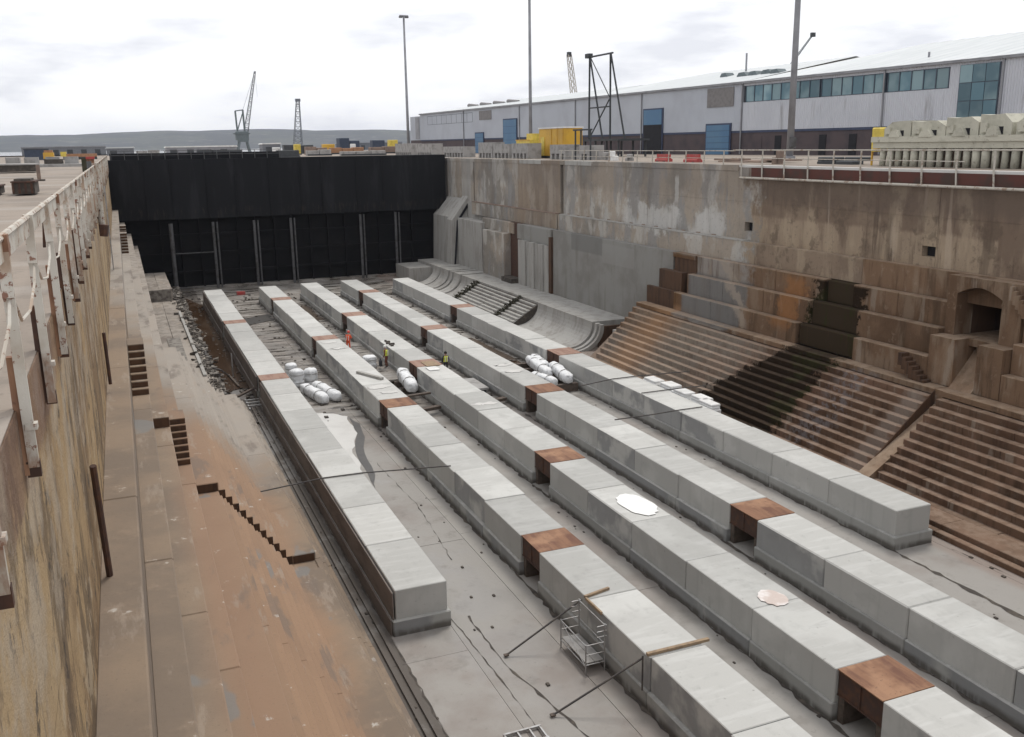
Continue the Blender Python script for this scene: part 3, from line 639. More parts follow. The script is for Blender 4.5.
# ------------------------------------------------------------------ right-hand side
XW = 42.5
rw = empty('right_dock_wall', (XW, 60, ZF), 'tall stained concrete wall on the right side of the dry dock with a flat upper face', 'dock wall', kind='structure')
def rpart(name, mat, *b, **k):
    m = MB()
    for q in b: m.box(q[0] - XW, q[1] - XW, q[2] - 60, q[3] - 60, q[4] - ZF, q[5] - ZF)
    return m.build(name, mat, rw, **k)
ARCH = (34.15, 37.0)
def upper_panels():
    ys = [YN, 4, 14, 24, 33.0]
    ys2 = [40.0, 45.5, 51.4, 56.9, 62.4, 68.5, 75.3, 82.4, 88.9]
    ys3 = [89.65, 101.0, 108.3, 115.4]
    ys4 = [115.8, 120.4, CAIS + .4]
    for L in (ys, ys2, ys3, ys4):
        for a_, b_ in zip(L[:-1], L[1:]):
            for z0, z1 in ((-2.642, -.02), (-5.46, -2.65)):
                d = jit(.006)
                hole = None
                if z0 < -5 and a_ < 40.3 < b_ + 3: hole = (39.6, 41.0, -4.9, -4.3)
                if z0 < -5 and a_ <= 56.9 and b_ > 57.5: hole = (56.95, 57.9, -4.75, -4.1)
                if z0 < -5 and a_ == 40.0: hole = (40.02, 41.0, -4.9, -4.3)
                if hole:
                    h0, h1, k0, k1 = hole; m = MB()
                    for q in ((a_, h0, z0, z1), (h1, b_ - .02, z0, z1), (h0, h1, z0, k0), (h0, h1, k1, z1)):
                        if q[1] > q[0] + .01: m.box(d, .7, q[0] - 60, q[1] - 60, q[2] - ZF, q[3] - ZF)
                    m.build('wall_panel', 'right_wall_concrete', rw)
                else: rpart('wall_panel', 'right_wall_concrete', (XW + d, XW + .7, a_, b_ - .010, z0, z1))
    for z0, z1 in ((-2.642, -.02),): rpart('wall_panel', 'right_wall_concrete', (XW, XW + .7, 33.0, 39.98, z0, z1))
    rpart('wall_panel', 'right_wall_concrete', (XW + .01, XW + .7, 33.0, 39.98, -5.46, -2.65))
upper_panels()
rpart('backing_wall', 'right_wall_concrete', (XW + .71, XW + 1.6, YN, 34.12, -16.4, -.03), (XW + .71, XW + 1.6, 37.05, 132, -16.4, -.03), (XW + .71, XW + 1.6, 34.12, 37.05, -5.75, -.03), (XW + .71, XW + 1.6, 34.12, 37.05, -16.4, -8.9))
rpart('vertical_groove', 'dark_opening', (XW + .35, XW + .72, 88.9, 89.7, -16, -.05)); rpart('vertical_groove', 'dark_opening', (XW + .35, XW + .72, 115.3, 115.9, -16, -.05))
rpart('coping_stone', 'red_strip', (XW - .06, XW + .75, YN, 57.3, -.80, -.17)); rpart('coping_stone', 'slurry', (XW - .05, XW + .75, YN, 58.8, -.168, -.012)); rpart('coping_stone', 'altar_stone', (XW - .05, XW + .75, 57.32, 58.8, -.80, -.17))
y = 58.85
while y < 125:
    rpart('coping_stone', 'light_concrete' if random.random() < .55 else 'right_wall_concrete', (XW - .05, XW + 1.7, y, y + 5.9, -.42, -.008 + jit(.004)), ) ; y += 5.94
rpart('coping_strip', 'block_brown', (XW + .76, XW + 1.65, YN, 58.8, -.5, -.006))
# cornice band at the foot of the upper face, with bracket stubs
yb_ = [YN, 6, 18, 33.0, 45.0, 57, 69, 79, 89.0]
for a_, b_ in zip(yb_[:-1], yb_[1:]): rpart('cornice', 'altar_stone' if a_ < 44 else 'right_wall_concrete', (41.93, XW - .012, a_, b_ - .03, -7.0 + .008, -5.46))
for a_, b_ in ((89.5, 96), (96.02, 104), (104.02, 115.3)): rpart('cornice', 'right_wall_concrete', (42.0, XW - .012, a_, b_ - .02, -7.0 + .008, -5.46))
for i in range(13):
    y = 61.5 + i * 2.15
    rpart('bracket_stub', 'block_brown', (XW - .07, XW - .012, y, y + .5, -5.46, -5.3))
y = 57.2
while y < 88: rpart('cornice_lip', 'light_concrete', (41.90, XW - .014, y, y + 5.2, -5.455, -5.37)); y += 5.24
rpart('cornice_lip', 'block_brown', (41.96, XW - .014, 89.7, 115.2, -5.455, -5.37))
# chain of ledges (benches 2..5); ledge = (outer x, top z, bottom z)
ED = [(41.3, -7.0, -8.4), (40.7, -8.4, -9.93), (40.1, -9.93, -11.3)]
def bench(i, ya, yb, step=4.6, mat='altar_stone', inner=None):
    x, zt, zb = ED[i]; y = ya
    n = max(1, round((yb - ya) / step)); L = (yb - ya) / n
    for k in range(n):
        d, dz = jit(.015), jit(.008); m = MB()
        m.cbox(x + d - XW, (inner or (x + .615)) - XW, ya + k * L - 60, ya + (k + 1) * L - .02 - 60, zb + .004 - ZF, zt + dz - ZF, .045)
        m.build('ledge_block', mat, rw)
# cut positions: stair slot/arch 34.9-37.8, weed recess 44.8-48, rusty recess 62.4-66
for i, (c0, c1) in enumerate(((45.0, 47.6), (43.9, 48.2), (43.4, 48.7))):
    bench(i, YN, 32.95); bench(i, 37.65, c0); bench(i, c1, (62.3, 62.6, 63.3)[i])
rpart('recess_back', 'weed_wall', (41.91, 42.4, 43.0, 50.4, -11.3, -7.02))
rpart('recess_back', 'altar_stone', (41.32, 41.85, 62.0, 69.0, -13.7, -8.4))
rpart('recess_back', 'iron_stain_shade', (41.26, 41.9, 62.2, 65.3, -13.7, -7.02))
rpart('recess_back', 'iron_stain_shade', (40.72, 41.25, 63.4, 66.8, -12.0, -8.45), (40.4, 40.715, 63.6, 68.2, -12.4, -9.98))
rpart('recess_ledge', 'altar_stone', (41.2, 41.93, 62.3, 65.5, -7.35, -7.0))
bench(2, 63.32, 63.6)
for i, (c0, c1) in enumerate(((45.02, 47.58), (43.92, 48.18), (43.42, 48.68))):
    x, zt, zb = ED[i]; m = MB(); m.cbox(x + .26 - XW + jit(.03), x + .87 - XW, c0 - 60, c1 - 60, zb + .004 - ZF, zt - .03 - ZF, .07); m.build('ledge_block', 'weed_wall', rw)
# large flat grey panels
for a_, b_ in ((65.6, 71.5), (71.5, 77.8), (77.8, 84.5), (84.5, 88.95)):
    rpart('flat_panel', 'grey_render', (41.3 + jit(.008), 42.4, a_, b_ - .02, -13.7, -7.0))
# arched niche
m = MB(); prof = [(33.0, -2.66), (39.98, -2.66)]
nx = [(ARCH[1] - (ARCH[1] - ARCH[0]) * i / 10) for i in range(11)]
arch = [(y, -6.42 + .46 * math.sin(math.pi * (y - ARCH[0]) / (ARCH[1] - ARCH[0]))) for y in nx]
def surround(x0, x1, mat, y0, y1, z0, z1, name):
    """slab with an arched opening cut down to z0"""
    m = MB(); k = 0
    m.box(x0, x1, y0 - 60, ARCH[0] - 60, z0 - ZF, z1 - ZF); m.box(x0, x1, ARCH[1] - 60, y1 - 60, z0 - ZF, z1 - ZF)
    for (ya, za), (yc, zc) in zip(arch[:-1], arch[1:]):
        m.prism_x([(ya - 60, za - ZF), (ya - 60, z1 - ZF), (yc - 60, z1 - ZF), (yc - 60, zc - ZF)], x0, x1)
    m.build(name, mat, rw)
surround(41.15 - XW, 42.4 - XW, 'altar_stone', 32.97, 37.63, -8.7, -5.485, 'arch_surround')
rpart('niche_wall', 'iron_stain_shade', (42.4, 47.6, 33.8, 34.13, -9, -5.5), (42.4, 47.6, 37.02, 37.4, -9, -5.5), (42.4, 47.6, 34.1, 37.1, -5.9, -5.6))  # walls coloured dark to paint the shade deep inside the niche
rpart('niche_floor', 'altar_stone', (41.15, 47.6, 34.15, 37.0, -9.1, -8.72)); rpart('niche_back', 'dark_opening', (46.2, 46.5, 34.1, 37.1, -9, -5.5))
rpart('niche_gate', 'pipe_grey', (44.0, 44.08, 35.0, 35.08, -8.7, -6.2)); rpart('niche_gate', 'pipe_grey', (44.0, 44.08, 34.2, 35.0, -8.0, -7.9))
# slot under the niche: jambs and sloping chute
rpart('slot_jamb', 'altar_stone', (40.15, 41.9, 32.97, 34.5, -11.3, -8.705)); rpart('slot_jamb', 'altar_stone', (40.15, 41.9, 35.95, 37.63, -11.3, -8.705))
m = MB(); m.prism_y([(41.9 - XW, -9.1 - ZF), (39.9 - XW, -11.4 - ZF), (39.9 - XW, -12 - ZF), (41.9 - XW, -12 - ZF)], 34.5 - 60, 35.95 - 60); m.build('slot_chute', 'altar_stone', rw)
# small zigzag stairs cut into the ledges
def rstair(y0, dy, z0, n, x0, x1, rise=.2, run=.28):
    for i in range(n): rpart('stair_tread', 'iron_stain_shade' if i % 1 == 0 and x1 < 40.5 else 'altar_stone', (x0, x1, y0 + i * dy * run, y0 + (i + 1) * dy * run, z0 - (i + 1) * rise - .5, z0 - i * rise))
rstair(39.2, -1, -9.96, 7, 39.55, 40.07); rstair(33.6, -1, -5.6, 7, 40.9, 41.14, .2, .2)
# hole liners
rpart('culvert_hole', 'dark_opening', (XW + .45, XW + .7, 56.9, 58.0, -4.8, -4.0)); rpart('culvert_hole', 'dark_opening', (XW + .45, XW + .7, 39.9, 41.1, -5.0, -4.2))

# top bench and flights of altar steps
ra = None
def flight(label, ya, yb, mat, name='altar_flight', top_mat='altar_stone', n=11, xt=39.2, zt=-11.3, xb=34.4, zb=-15.4, stone=5.5, skew=0.0, foot=True):
    t = empty(name, (xb, (ya + yb) / 2, ZF), label, 'steps', 'flights of stone altar steps at the foot of the right wall')
    ox, oy = xb, (ya + yb) / 2
    def add(nm, mt, x0, x1, y0, y1, z0, z1, c=.03):
        m = MB(); m.cbox(x0 - ox, x1 - ox, y0 - oy, y1 - oy, z0 - ZF, z1 - ZF, c); return m.build(nm, mt, t)
    y = ya
    k = max(1, round((yb - ya) / 5.5)); L = (yb - ya) / k
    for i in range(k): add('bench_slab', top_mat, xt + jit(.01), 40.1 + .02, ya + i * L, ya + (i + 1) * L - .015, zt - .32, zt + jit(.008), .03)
    run = (xt - xb) / n; rise = (zt - zb) / n
    for s_ in range(n):
        x1 = xt - s_ * run; z1 = zt - (s_ + 1) * rise; e1 = yb + skew * (s_ + 1)
        kk = max(1, round((e1 - ya) / stone)); off = 0 if s_ % 2 else .5
        cuts = [ya] + [ya + (i + off) * (e1 - ya) / kk for i in range(1, kk)] + [e1]
        for a_, b_ in zip(cuts[:-1], cuts[1:]):
            if b_ - a_ < .3: continue
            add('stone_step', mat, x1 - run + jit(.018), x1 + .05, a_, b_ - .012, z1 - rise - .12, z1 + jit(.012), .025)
    if foot:
        e1 = yb + skew * n
        k = max(1, round((e1 - ya) / 6)); L = (e1 - ya) / k
        for i in range(k):
            add('foot_bench', mat, 33.1 + jit(.01), xb + .06, ya + i * L, ya + (i + 1) * L - .015, -15.9, -15.4 + jit(.01))
            add('foot_step', mat, 32.72 + jit(.01), 33.08, ya + i * L, ya + (i + 1) * L - .015, -15.95, -15.64)
    # solid core underneath
    m = MB(); m.prism_y([(xb + .1 - ox, 0), (xt + .1 - ox, zt - .5 - ZF), (41.8 - ox, zt - .5 - ZF), (41.8 - ox, 0)], ya + .03 - oy, yb - .03 - oy); m.build('core', mat, t)
    return t
flight('flight of dark brown stone altar steps at the right edge, right of the slide', YN, 35.62, 'step_stone', skew=-.03)
flight('long flight of brown and weed-blackened stone altar steps between slide and curved concrete', 36.15, 67.9, 'step_stone', skew=-.12)
# slide between the flights
t = empty('stone_slide', (36, 35.85, ZF), 'narrow dark gully with a smooth sloping slide between the two flights of altar steps', 'slide')
m = MB(); m.prism_y([(39.3 - 36, -12.1 - ZF), (33.4 - 36, -15.88 - ZF), (33.4 - 36, -.1), (39.3 - 36, -.1)], 35.3 - 35.85, 36.12 - 35.85); m.build('slide_surface', 'altar_stone', t)
part('slide_head', 'altar_stone', t, (3.25, 4.6, -.25, .28, 0, -11.32 - ZF))
m = MB(); m.prism_y([(39.22 - 36, -11.35 - ZF), (34.4 - 36, -15.45 - ZF), (33.3 - 36, -15.5 - ZF), (33.3 - 36, 0), (39.22 - 36, 0)], 36.09 - 35.85, 36.14 - 35.85); m.build('slide_cheek', 'iron_stain_shade', t)

# curved concrete aprons beyond the long flight
def apron(label, ya, yb, mat='light_concrete', xo=37.6, zt=-13.7, r=2.0, ribs=None, cut=0, name='curved_apron'):
    ox, oy = xo, (ya + yb) / 2
    t = empty(name, (ox, oy, ZF), label, 'apron')
    arc = []
    for i in range(9):
        a_ = math.pi / 2 * i / 8
        arc.append((xo - 3.1 * (1 - math.cos(a_)) - .0, zt - (zt - ZF - .05) * math.sin(a_) + 0))
    # concave quarter pipe: steep at the top, flat at the floor
    arc = [(xo - 2.5 * (1 - math.cos(math.pi / 2 * i / 9)), zt - .25 - (zt - .25 - ZF - .03) * math.sin(math.pi / 2 * i / 9)) for i in range(10)]
    prof = [(xo, zt)] + arc + [(xo - 2.5, ZF - .1), (41.3, ZF - .1), (41.3, zt)]
    prof = [(x - ox, z - ZF) for x, z in prof]
    def pr(nm, mt, y0, y1, dx=0, dz=0):
        m = MB(); P = [(x + dx if i < 12 else x, z + (dz if i in (0, len(prof) - 1) else 0)) for i, (x, z) in enumerate(prof)]
        n = len(P); vs = [(x, y0 - oy, z) for x, z in P] + [(x, y1 - oy, z) for x, z in P]
        # sides as strips + fan caps built from the back bottom corner
        f = [(i, i + n, (i + 1) % n + n, (i + 1) % n) for i in range(n)]
        kb = n - 2
        for i in range(n):
            j = (i + 1) % n
            if kb in (i, j): continue
            f.append((kb, i, j)); f.append((kb + n, j + n, i + n))
        m.add(vs, f); return m.build(nm, mt, t)
    def band(nm, mt, y0, y1, th=.6):
        m = MB(); A = [(x - ox, z - ZF) for x, z in [(xo, zt - .02)] + arc]; B = []
        for k_, (x, z) in enumerate(A):
            a_ = math.pi / 2 * min(k_, 9) / 9; B.append((x + th * math.cos(a_), max(z - th * math.sin(a_), 0.0)))
        n_ = len(A); vs = []
        for yy in (y0 - oy, y1 - oy): vs += [(x, yy, z) for x, z in A] + [(x, yy, z) for x, z in B]
        f = []; N = 2 * n_
        for k_ in range(n_ - 1):
            f += [(k_, k_ + 1, N + k_ + 1, N + k_), (n_ + k_, N + n_ + k_, N + n_ + k_ + 1, n_ + k_ + 1), (k_, n_ + k_, n_ + k_ + 1, k_ + 1), (N + k_, N + k_ + 1, N + n_ + k_ + 1, N + n_ + k_)]
        f += [(0, N, N + n_, n_), (n_ - 1, N - 1, N + N - 1, N + n_ - 1)]
        m.add(vs, f); m.build(nm, mt, t)
    if ribs == 'open':
        band('curved_rib', 'light_concrete', ya, ya + 1.1, .75)
        part('recess_wall', 'iron_stain_shade', t, (2.0, 3.6, ya - oy, ya + 3.9 - oy, 0, zt - .45 - ZF)); part('recess_wall', 'iron_stain_shade', t, (.2, 3.6, ya + 3.92 - oy, ya + 4.2 - oy, 0, zt - .3 - ZF))
        band('curved_rib', 'light_concrete', ya + 3.3, ya + 3.6, .35); band('curved_rib', 'light_concrete', ya + 4.0, ya + 4.4, .4)
        pr('curved_face', mat, ya + 4.9, yb)
    elif ribs:
        y = ya
        for w, recess in ribs:
            pr('curved_rib' if not recess else 'recessed_web', mat if not recess else recess, y, y + w - .01, 1.9 if recess else 0, -.0 if not recess else -.5); y += w
    else: pr('curved_face', mat, ya, yb)
    return t
apron('ribbed curved concrete apron with rust-brown recess left of the long stone flight', 67.9, 74.4, ribs='open')
apron('smooth quarter-pipe concrete apron under the flat grey wall panels', 74.42, 84.6)
apron('pale curved concrete apron with dark open joints near the caisson', 103.4, 118.5, ribs=[(4.0, None), (.7, 'debris_dark'), (2.2, None), (.6, 'debris_dark'), (1.0, None), (.6, 'debris_dark'), (3.0, None), (.5, 'debris_dark'), (2.5, None)])
rpart('bench_floor', 'light_concrete', (37.7, 41.3, 84.6, 104, -15.9, -13.72), (37.7, 41.3, 118.5, CAIS, -15.9, -13.75), (34.5, 37.68, 119.5, CAIS, -15.9, -14.1))
t = empty('broken_flight', (36, 94, ZF), 'short flight of pale broken concrete steps with weeds at both ends below the ribbed pilaster', 'steps', 'flights of stone altar steps at the foot of the right wall')
for s_ in range(8):
    x1 = 37.7 - s_ * .4; z1 = -13.75 - (s_ + 1) * .24
    for a_, b_ in ((84.8, 88.9), (89.6, 95.0), (95.05, 101.4), (101.9, 103.3)):
        m = MB(); m.cbox(x1 - .4 - 36 + jit(.03), x1 + .03 - 36, a_ - 94 + jit(.1), b_ - 94, z1 - .35 - ZF, z1 - ZF + jit(.02), .03); m.build('stone_step', 'light_concrete', t)
    for yy in (89.25, 101.65):
        m = MB()
        for q in range(34):
            p = Vector((x1 - .2 + jit(.3), yy + jit(.55), z1 + random.uniform(-.1, .28))); u = Vector((jit(1), jit(1), jit(1))).normalized() * .2; w = Vector((jit(1), jit(1), jit(1))).normalized() * .16
            m.add([p - u - Vector((36, 94, ZF)), p + w - Vector((36, 94, ZF)), p + u - Vector((36, 94, ZF))], [(0, 1, 2)])
        m.build('weed_tuft', 'moss', t, kind='stuff')
m = MB(); m.prism_y([(34.6 - 36, 0), (37.7 - 36, -13.9 - ZF), (37.75 - 36, 0)], 84.7 - 94, 103.3 - 94); m.build('core', 'debris_dark', t)

# wall bays between the flat panels and the caisson
def bay(label, y0, y1, x, z0, z1, mat, ribs=0):
    t = empty('wall_pilaster', (x, (y0 + y1) / 2, ZF), label, 'pilaster'); oy = (y0 + y1) / 2
    if ribs:
        w = (y1 - y0) / ribs
        for i in range(ribs): part('pilaster_rib', mat, t, (0 if i % 2 else .16, 42.35 - x, y0 + i * w - oy, y0 + (i + 1) * w - .01 - oy, z0 - ZF, z1 - ZF - (0 if i % 2 else .05)))
    else: m = MB(); m.cbox(0, 42.35 - x, y0 - oy, y1 - oy, z0 - ZF, z1 - ZF, .06); m.build('pilaster_face', mat, t)
    return t
bay('ribbed grey concrete pilaster standing left of the black vertical groove', 89.6, 97.8, 40.9, -13.72, -8.7, 'light_concrete', 7)
bay('pinkish grey flat concrete panel between two rusty recesses', 101.0, 107.8, 40.6, -13.72, -8.3, 'right_wall_concrete')
bay('upper pinkish ledge block over the flat panel and rusty recesses', 99.8, 109.8, 41.35, -8.28, -7.05, 'right_wall_concrete')
bay('banded ledge block above the ribbed pilaster', 89.5, 98.6, 41.3, -8.68, -7.02, 'grey_render')
bay('smooth grey concrete pier beside the caisson buttress', 109.0, 117.9, 40.9, -13.72, -7.6, 'light_concrete')
rpart('recess_back', 'rust_dark', (41.5, 42.35, 97.8, 101.0, -13.72, -7.0)); rpart('recess_back', 'rust_dark', (41.6, 42.35, 107.7, 109.1, -13.72, -7.6))
rpart('recess_back', 'iron_stain_shade', (41.1, 42.3, 88.97, 89.6, -13.7, -7.8)); rpart('rubble_ledge', 'debris_dark', (40.2, 41.5, 97.9, 100.9, -13.72, -13.2))
rpart('lower_wall', 'light_concrete', (42.36, 42.9, 88.9, 126, -13.72, -5.47))
# buttress that carries the caisson
t = empty('caisson_buttress', (40.3, 121.5, ZF), 'light concrete buttress with sloping top against the right end of the black caisson', 'buttress')
def pb(nm, mt, P, y0, y1): m = MB(); m.prism_y([(x - 40.3, z - ZF) for x, z in P], y0 - 121.5, y1 - 121.5); m.build(nm, mt, t)
pb('sloping_face', 'light_concrete', [(42.48, -5.2), (40.4, -7.6), (40.2, -13.75), (42.48, -13.75)], 120.2, CAIS + .6)
pb('sloping_face', 'light_concrete', [(42.49, -4.9), (40.2, -7.9), (40.0, -13.75), (42.49, -13.75)], 118.0, 120.15)
pb('slanting_groove', 'dark_opening', [(42.49, -5.6), (42.49, -6.1), (41.0, -8.2), (40.5, -13.7), (40.3, -13.7), (40.8, -8.0)], 117.78, 117.92)

# ------------------------------------------------------------------ caisson
t = empty('caisson', (21, CAIS, ZF), 'black steel caisson gate closing the far end of the dry dock', 'caisson gate')
x = -1.6; k = 0
cuts = [-1.6, 3.2, 6.2, 10.4, 14.0, 18.2, 22.1, 25.0, 29.6, 33.2, 37.0, 42.15]
for a_, b_ in zip(cuts[:-1], cuts[1:]):
    part('skin_plate', 'caisson_black', t, (a_ - 21, b_ - .035 - 21, 0 + jit(.02), 1.5, -6.9 - ZF, .42 - ZF))
for cx_ in cuts[1:-1]: part('vertical_rib', 'caisson_black', t, (cx_ - .10 - 21, cx_ + .06 - 21, -.14, -.021, -6.85 - ZF, .38 - ZF))
part('skin_plate', 'caisson_deep', t, (-1.6 - 21, 42.2 - 21, 1.5, 4.5, -16.2 - ZF, .3 - ZF))
for i in range(1, 16):
    xx = 2 + i * 2.35
    part('lower_rib', 'caisson_deep', t, (xx - 21, xx + .25 - 21, .9, 1.55, .0, -6.9 - ZF))
for zz in (-9.2, -11.6, -14): part('cross_girder', 'caisson_deep', t, (1 - 21, 39.8 - 21, 1.1, 1.5, zz - ZF, zz + .35 - ZF))
part('sill', 'floor_concrete', t, (2 - 21, 40 - 21, .2, 1.6, -.3, .25)); part('deck', 'caisson_black', t, (-1.6 - 21, 42.1 - 21, .02, 4.4, .425 - ZF, .47 - ZF))
for px, pz, hh in ((5.6, -7.4, 1), (10.7, -7.4, 0), (15.8, -7.4, 0), (20.5, -7.3, 0), (29.8, -7.2, 0), (34.7, -7.1, 0)):
    q = MB().tube([(px - 21, -.15, .05), (px - 21, -.15, pz - ZF)], .26 if hh else .17, 8)
    if hh is 0: q.tube([(px - 21 + .5, -.1, .05), (px - 21 + .5, -.1, pz - ZF)], .1, 6)
    q.build('riser_pipe', 'pipe_grey', t)
for zz in (-11.2, -15.6): MB().tube([(5.7 - 21, -.1, zz - ZF), (10.6 - 21, -.1, zz - ZF)], .06, 6).build('tie_pipe', 'pipe_grey', t)
for i in range(14): part('rail_post', 'pipe_grey', t, (-.5 - 21 + i * 1.55, -.5 - 21 + i * 1.55 + .07, .1, .17, .4 - ZF, 1.55 - ZF))
for zz in (1.0, 1.5): part('handrail', 'pipe_grey', t, (-.5 - 21, 19.9 - 21, .1, .16, zz - ZF, zz + .06 - ZF))
part('deck_beam', 'caisson_black', t, (-.6 - 21, 19.9 - 21, 1.0, 3.2, .47 - ZF, 1.25 - ZF))

# ------------------------------------------------------------------ left-hand side
XL = -.965
lw = empty('left_dock_wall', (XL, 60, ZF), 'rough ochre streaked concrete wall face directly below the left quay', 'dock wall', kind='structure')
def lpart(name, mat, *b, **k):
    m = MB()
    for q in b: m.box(q[0] - XL, q[1] - XL, q[2] - 60, q[3] - 60, q[4] - ZF, q[5] - ZF)
    return m.build(name, mat, lw, **k)
y = YN
while y < 127:
    L = 7.3
    for z0, z1 in ((-5.7, -3.1), (-3.09, -1.1)):
        m = MB(); d = jit(.006); n = 12; m2 = 6
        for i in range(n + 1):
            for j in range(m2 + 1):
                m.v.append((0, y + (L - .006) * i / n - 60, z0 + (z1 - z0) * j / m2 - ZF))
        for i in range(n):
            for j in range(m2): q = i * (m2 + 1) + j; m.f.append((q, q + m2 + 1, q + m2 + 2, q + 1))
        m.build('wall_panel', 'left_wall_concrete', lw, smooth=True)
    y += L
lpart('backing_wall', 'left_wall_concrete', (XL - 1.3, XL - .015, YN, 131, -16.2, -1.12))
y = YN
while y < 126: lpart('coping_stone', 'left_wall_concrete', (XL - .10, XL + .012, y, y + 2.993, -1.1, LQ - .008)); y += 3.0
lpart('quay_edge_strip', 'quay_ground', (XL - 1.35, XL - .004, YN, 131, -.7, LQ + .003))
LX = [(-.29, -5.46, -7.0), (.30, -7.0, -8.4), (.90, -8.4, -9.93), (1.50, -9.93, -11.3)]
def lbench(i, ya, yb, dz=0, step=13):
    x, zt, zb = LX[i]; n = max(1, round((yb - ya) / step)); L = (yb - ya) / n
    for k in range(n):
        m = MB(); m.cbox(x - (.69 if i == 0 else .615) - XL, x + jit(.012) - XL, ya + k * L - 60, ya + (k + 1) * L - .02 - 60, zb + .004 - ZF - (.3 if dz else 0), zt + dz + jit(.006) - ZF, .03); m.build('ledge_block', 'left_altar_concrete', lw)
lbench(0, YN, 126); lbench(1, YN, 126); lbench(2, YN, 126); lbench(3, YN, 126)
def lstair(x0, x1, y, z, n, run, rise, floor):
    """little stair standing on a bench, coming down towards the camera"""
    lpart('stair_landing', 'left_altar_concrete', (x0, x1, y, y + 1.3, floor, z))
    for i in range(n):
        yy = y - i * run; zz = z - i * rise
        if i < n - 1: lpart('stair_tread', 'left_altar_concrete', (x0, x1, yy - run, yy - .012, floor, zz - rise))
        lpart('stair_riser', 'iron_stain_shade', (x0 + .02, x1 - .01, yy - .011, yy - .001, zz - rise + .005, zz - .035))
lstair(-.28, .29, 37.5, -5.462, 7, .30, .22, -7.02)
lstair(-.28, .29, 99, -5.462, 7, .4, .22, -7.02); lstair(-.28, .29, 90, -5.462, 7, .4, .22, -7.02)
lstair(.91, 1.48, 37.0, -8.405, 7, .19, .217, -9.95)
lpart('stair_landing', 'left_altar_concrete', (.31, .88, 36.0, 37.4, -8.42, -8.02)); lpart('stair_riser', 'iron_stain_shade', (.33, .87, 35.985, 35.998, -8.40, -8.05))
lf = empty('left_altar_flight', (4, 60, ZF), 'broad orange stained altar steps and benches down the left side of the dock', 'steps')
def lfp(nm, mt, x0, x1, y0, y1, z0, z1, c=.03):
    m = MB(); m.cbox(x0 - 4, x1 - 4, y0 - 60, y1 - 60, z0 - ZF, z1 - ZF, c); return m.build(nm, mt, lf)
def lflight(ya, yb, drop, stone=19.0):
    k = max(1, round((yb - ya) / stone)); L = (yb - ya) / k
    for i in range(k): lfp('bench_slab', 'left_altar_concrete', 1.46, 2.5 + jit(.01), ya + i * L, ya + (i + 1) * L - .012, -12.6, -11.3 - drop + jit(.006))
    for s_ in range(11):
        kk = max(1, round((yb - ya) / stone)); LL = (yb - ya) / kk; o_ = 0 if s_ % 2 else .5
        cuts = [ya] + [ya + (q + o_) * LL for q in range(1, kk)] + [yb]
        z1 = -11.3 - (s_ + 1) * .336 - drop
        for a_, b_ in zip(cuts[:-1], cuts[1:]): lfp('stone_step', 'left_altar_concrete', 2.5 + s_ * .245 - .04, 2.5 + (s_ + 1) * .245 + jit(.012), a_, b_ - .004, z1 - .7, z1 + jit(.004), .02)
    for i in range(k): lfp('foot_bench', 'left_altar_concrete', 5.1, (6.15 if yb < 70 else 5.6) + jit(.01), ya + i * L, ya + (i + 1) * L - .012, -15.95, -15.0 - drop + jit(.006))
lflight(YN, 35.75, 0); lflight(35.76, 37.28, .36); lflight(37.3, 66.0, 0); 
def lapron(ya, yb, x1, z, L=9.0):
    n = max(1, round((yb - ya) / L)); w = (yb - ya) / n
    for i in range(n):
        for xa, xb in ((1.48, 1.5 + (x1 - 1.5) * .52), (1.5 + (x1 - 1.5) * .52 + .02, x1)):
            lfp('apron_slab', 'left_altar_concrete', xa, xb + jit(.03), ya + i * w, ya + (i + 1) * w - .02, -16, z + jit(.02))
lapron(66.02, 108.4, 4.6, -14.5); lapron(108.42, 124, 4.3, -13.2, 8)
for i in range(7):
    lfp('foot_bench', 'left_altar_concrete', 4.6, 5.45 + jit(.12), 66.02 + i * 8.2, 66.02 + (i + 1) * 8.2 - .03, -16, -15.05 + jit(.04))
lfp('stair_riser', 'rubble', 1.6, 4.2, 108.38, 108.41, -14.45, -13.25, .003)
lfp('worn_strip', 'rubble', 2.6, 3.7, 67.5, 86, -14.5, -14.44, .01); lfp('raised_edge', 'light_concrete', 4.35, 4.6, 70, 100, -14.5, -14.34, .02)
lfp('raised_edge', 'light_concrete', 1.5, 1.75, 66.1, 108, -14.5, -14.25, .02)
for (a_, b_) in ((YN, 37.28), (37.3, 66)):
    k = max(1, round((b_ - a_) / 7)); L = (b_ - a_) / k
    for i in range(k):
        for j, (xo, zz) in enumerate(((6.37, -15.3), (6.58, -15.55), (6.8, -15.75))): lfp('foot_step', 'left_altar_concrete', 6.1 if j == 0 else (6.36, 6.57)[j - 1], xo + jit(.01), a_ + i * L, a_ + (i + 1) * L - .012, -16, zz - (.12 if (35 < a_ + i * L < 37.2) else 0))
MB().box(-5.5, 2.6, YN - 60, 126 - 60, -.3, 1.0).build('core', 'left_altar_concrete', lf) if False else None
# sawtooth faces of the access cut
for s_ in range(11):
    z1 = -11.3 - (s_ + 1) * .336
    lfp('cut_face', 'iron_stain_shade', 2.5 + s_ * .245 - .035, 2.5 + (s_ + 1) * .245 - .002, 37.283, 37.297, z1 - .38, z1 - .012, .003)
lfp('cut_face', 'iron_stain_shade', 1.62, 2.47, 37.283, 37.297, -11.67, -11.33, .003); lfp('cut_face', 'iron_stain_shade', 5.22, 6.1, 37.283, 37.297, -15.37, -15.03, .003)
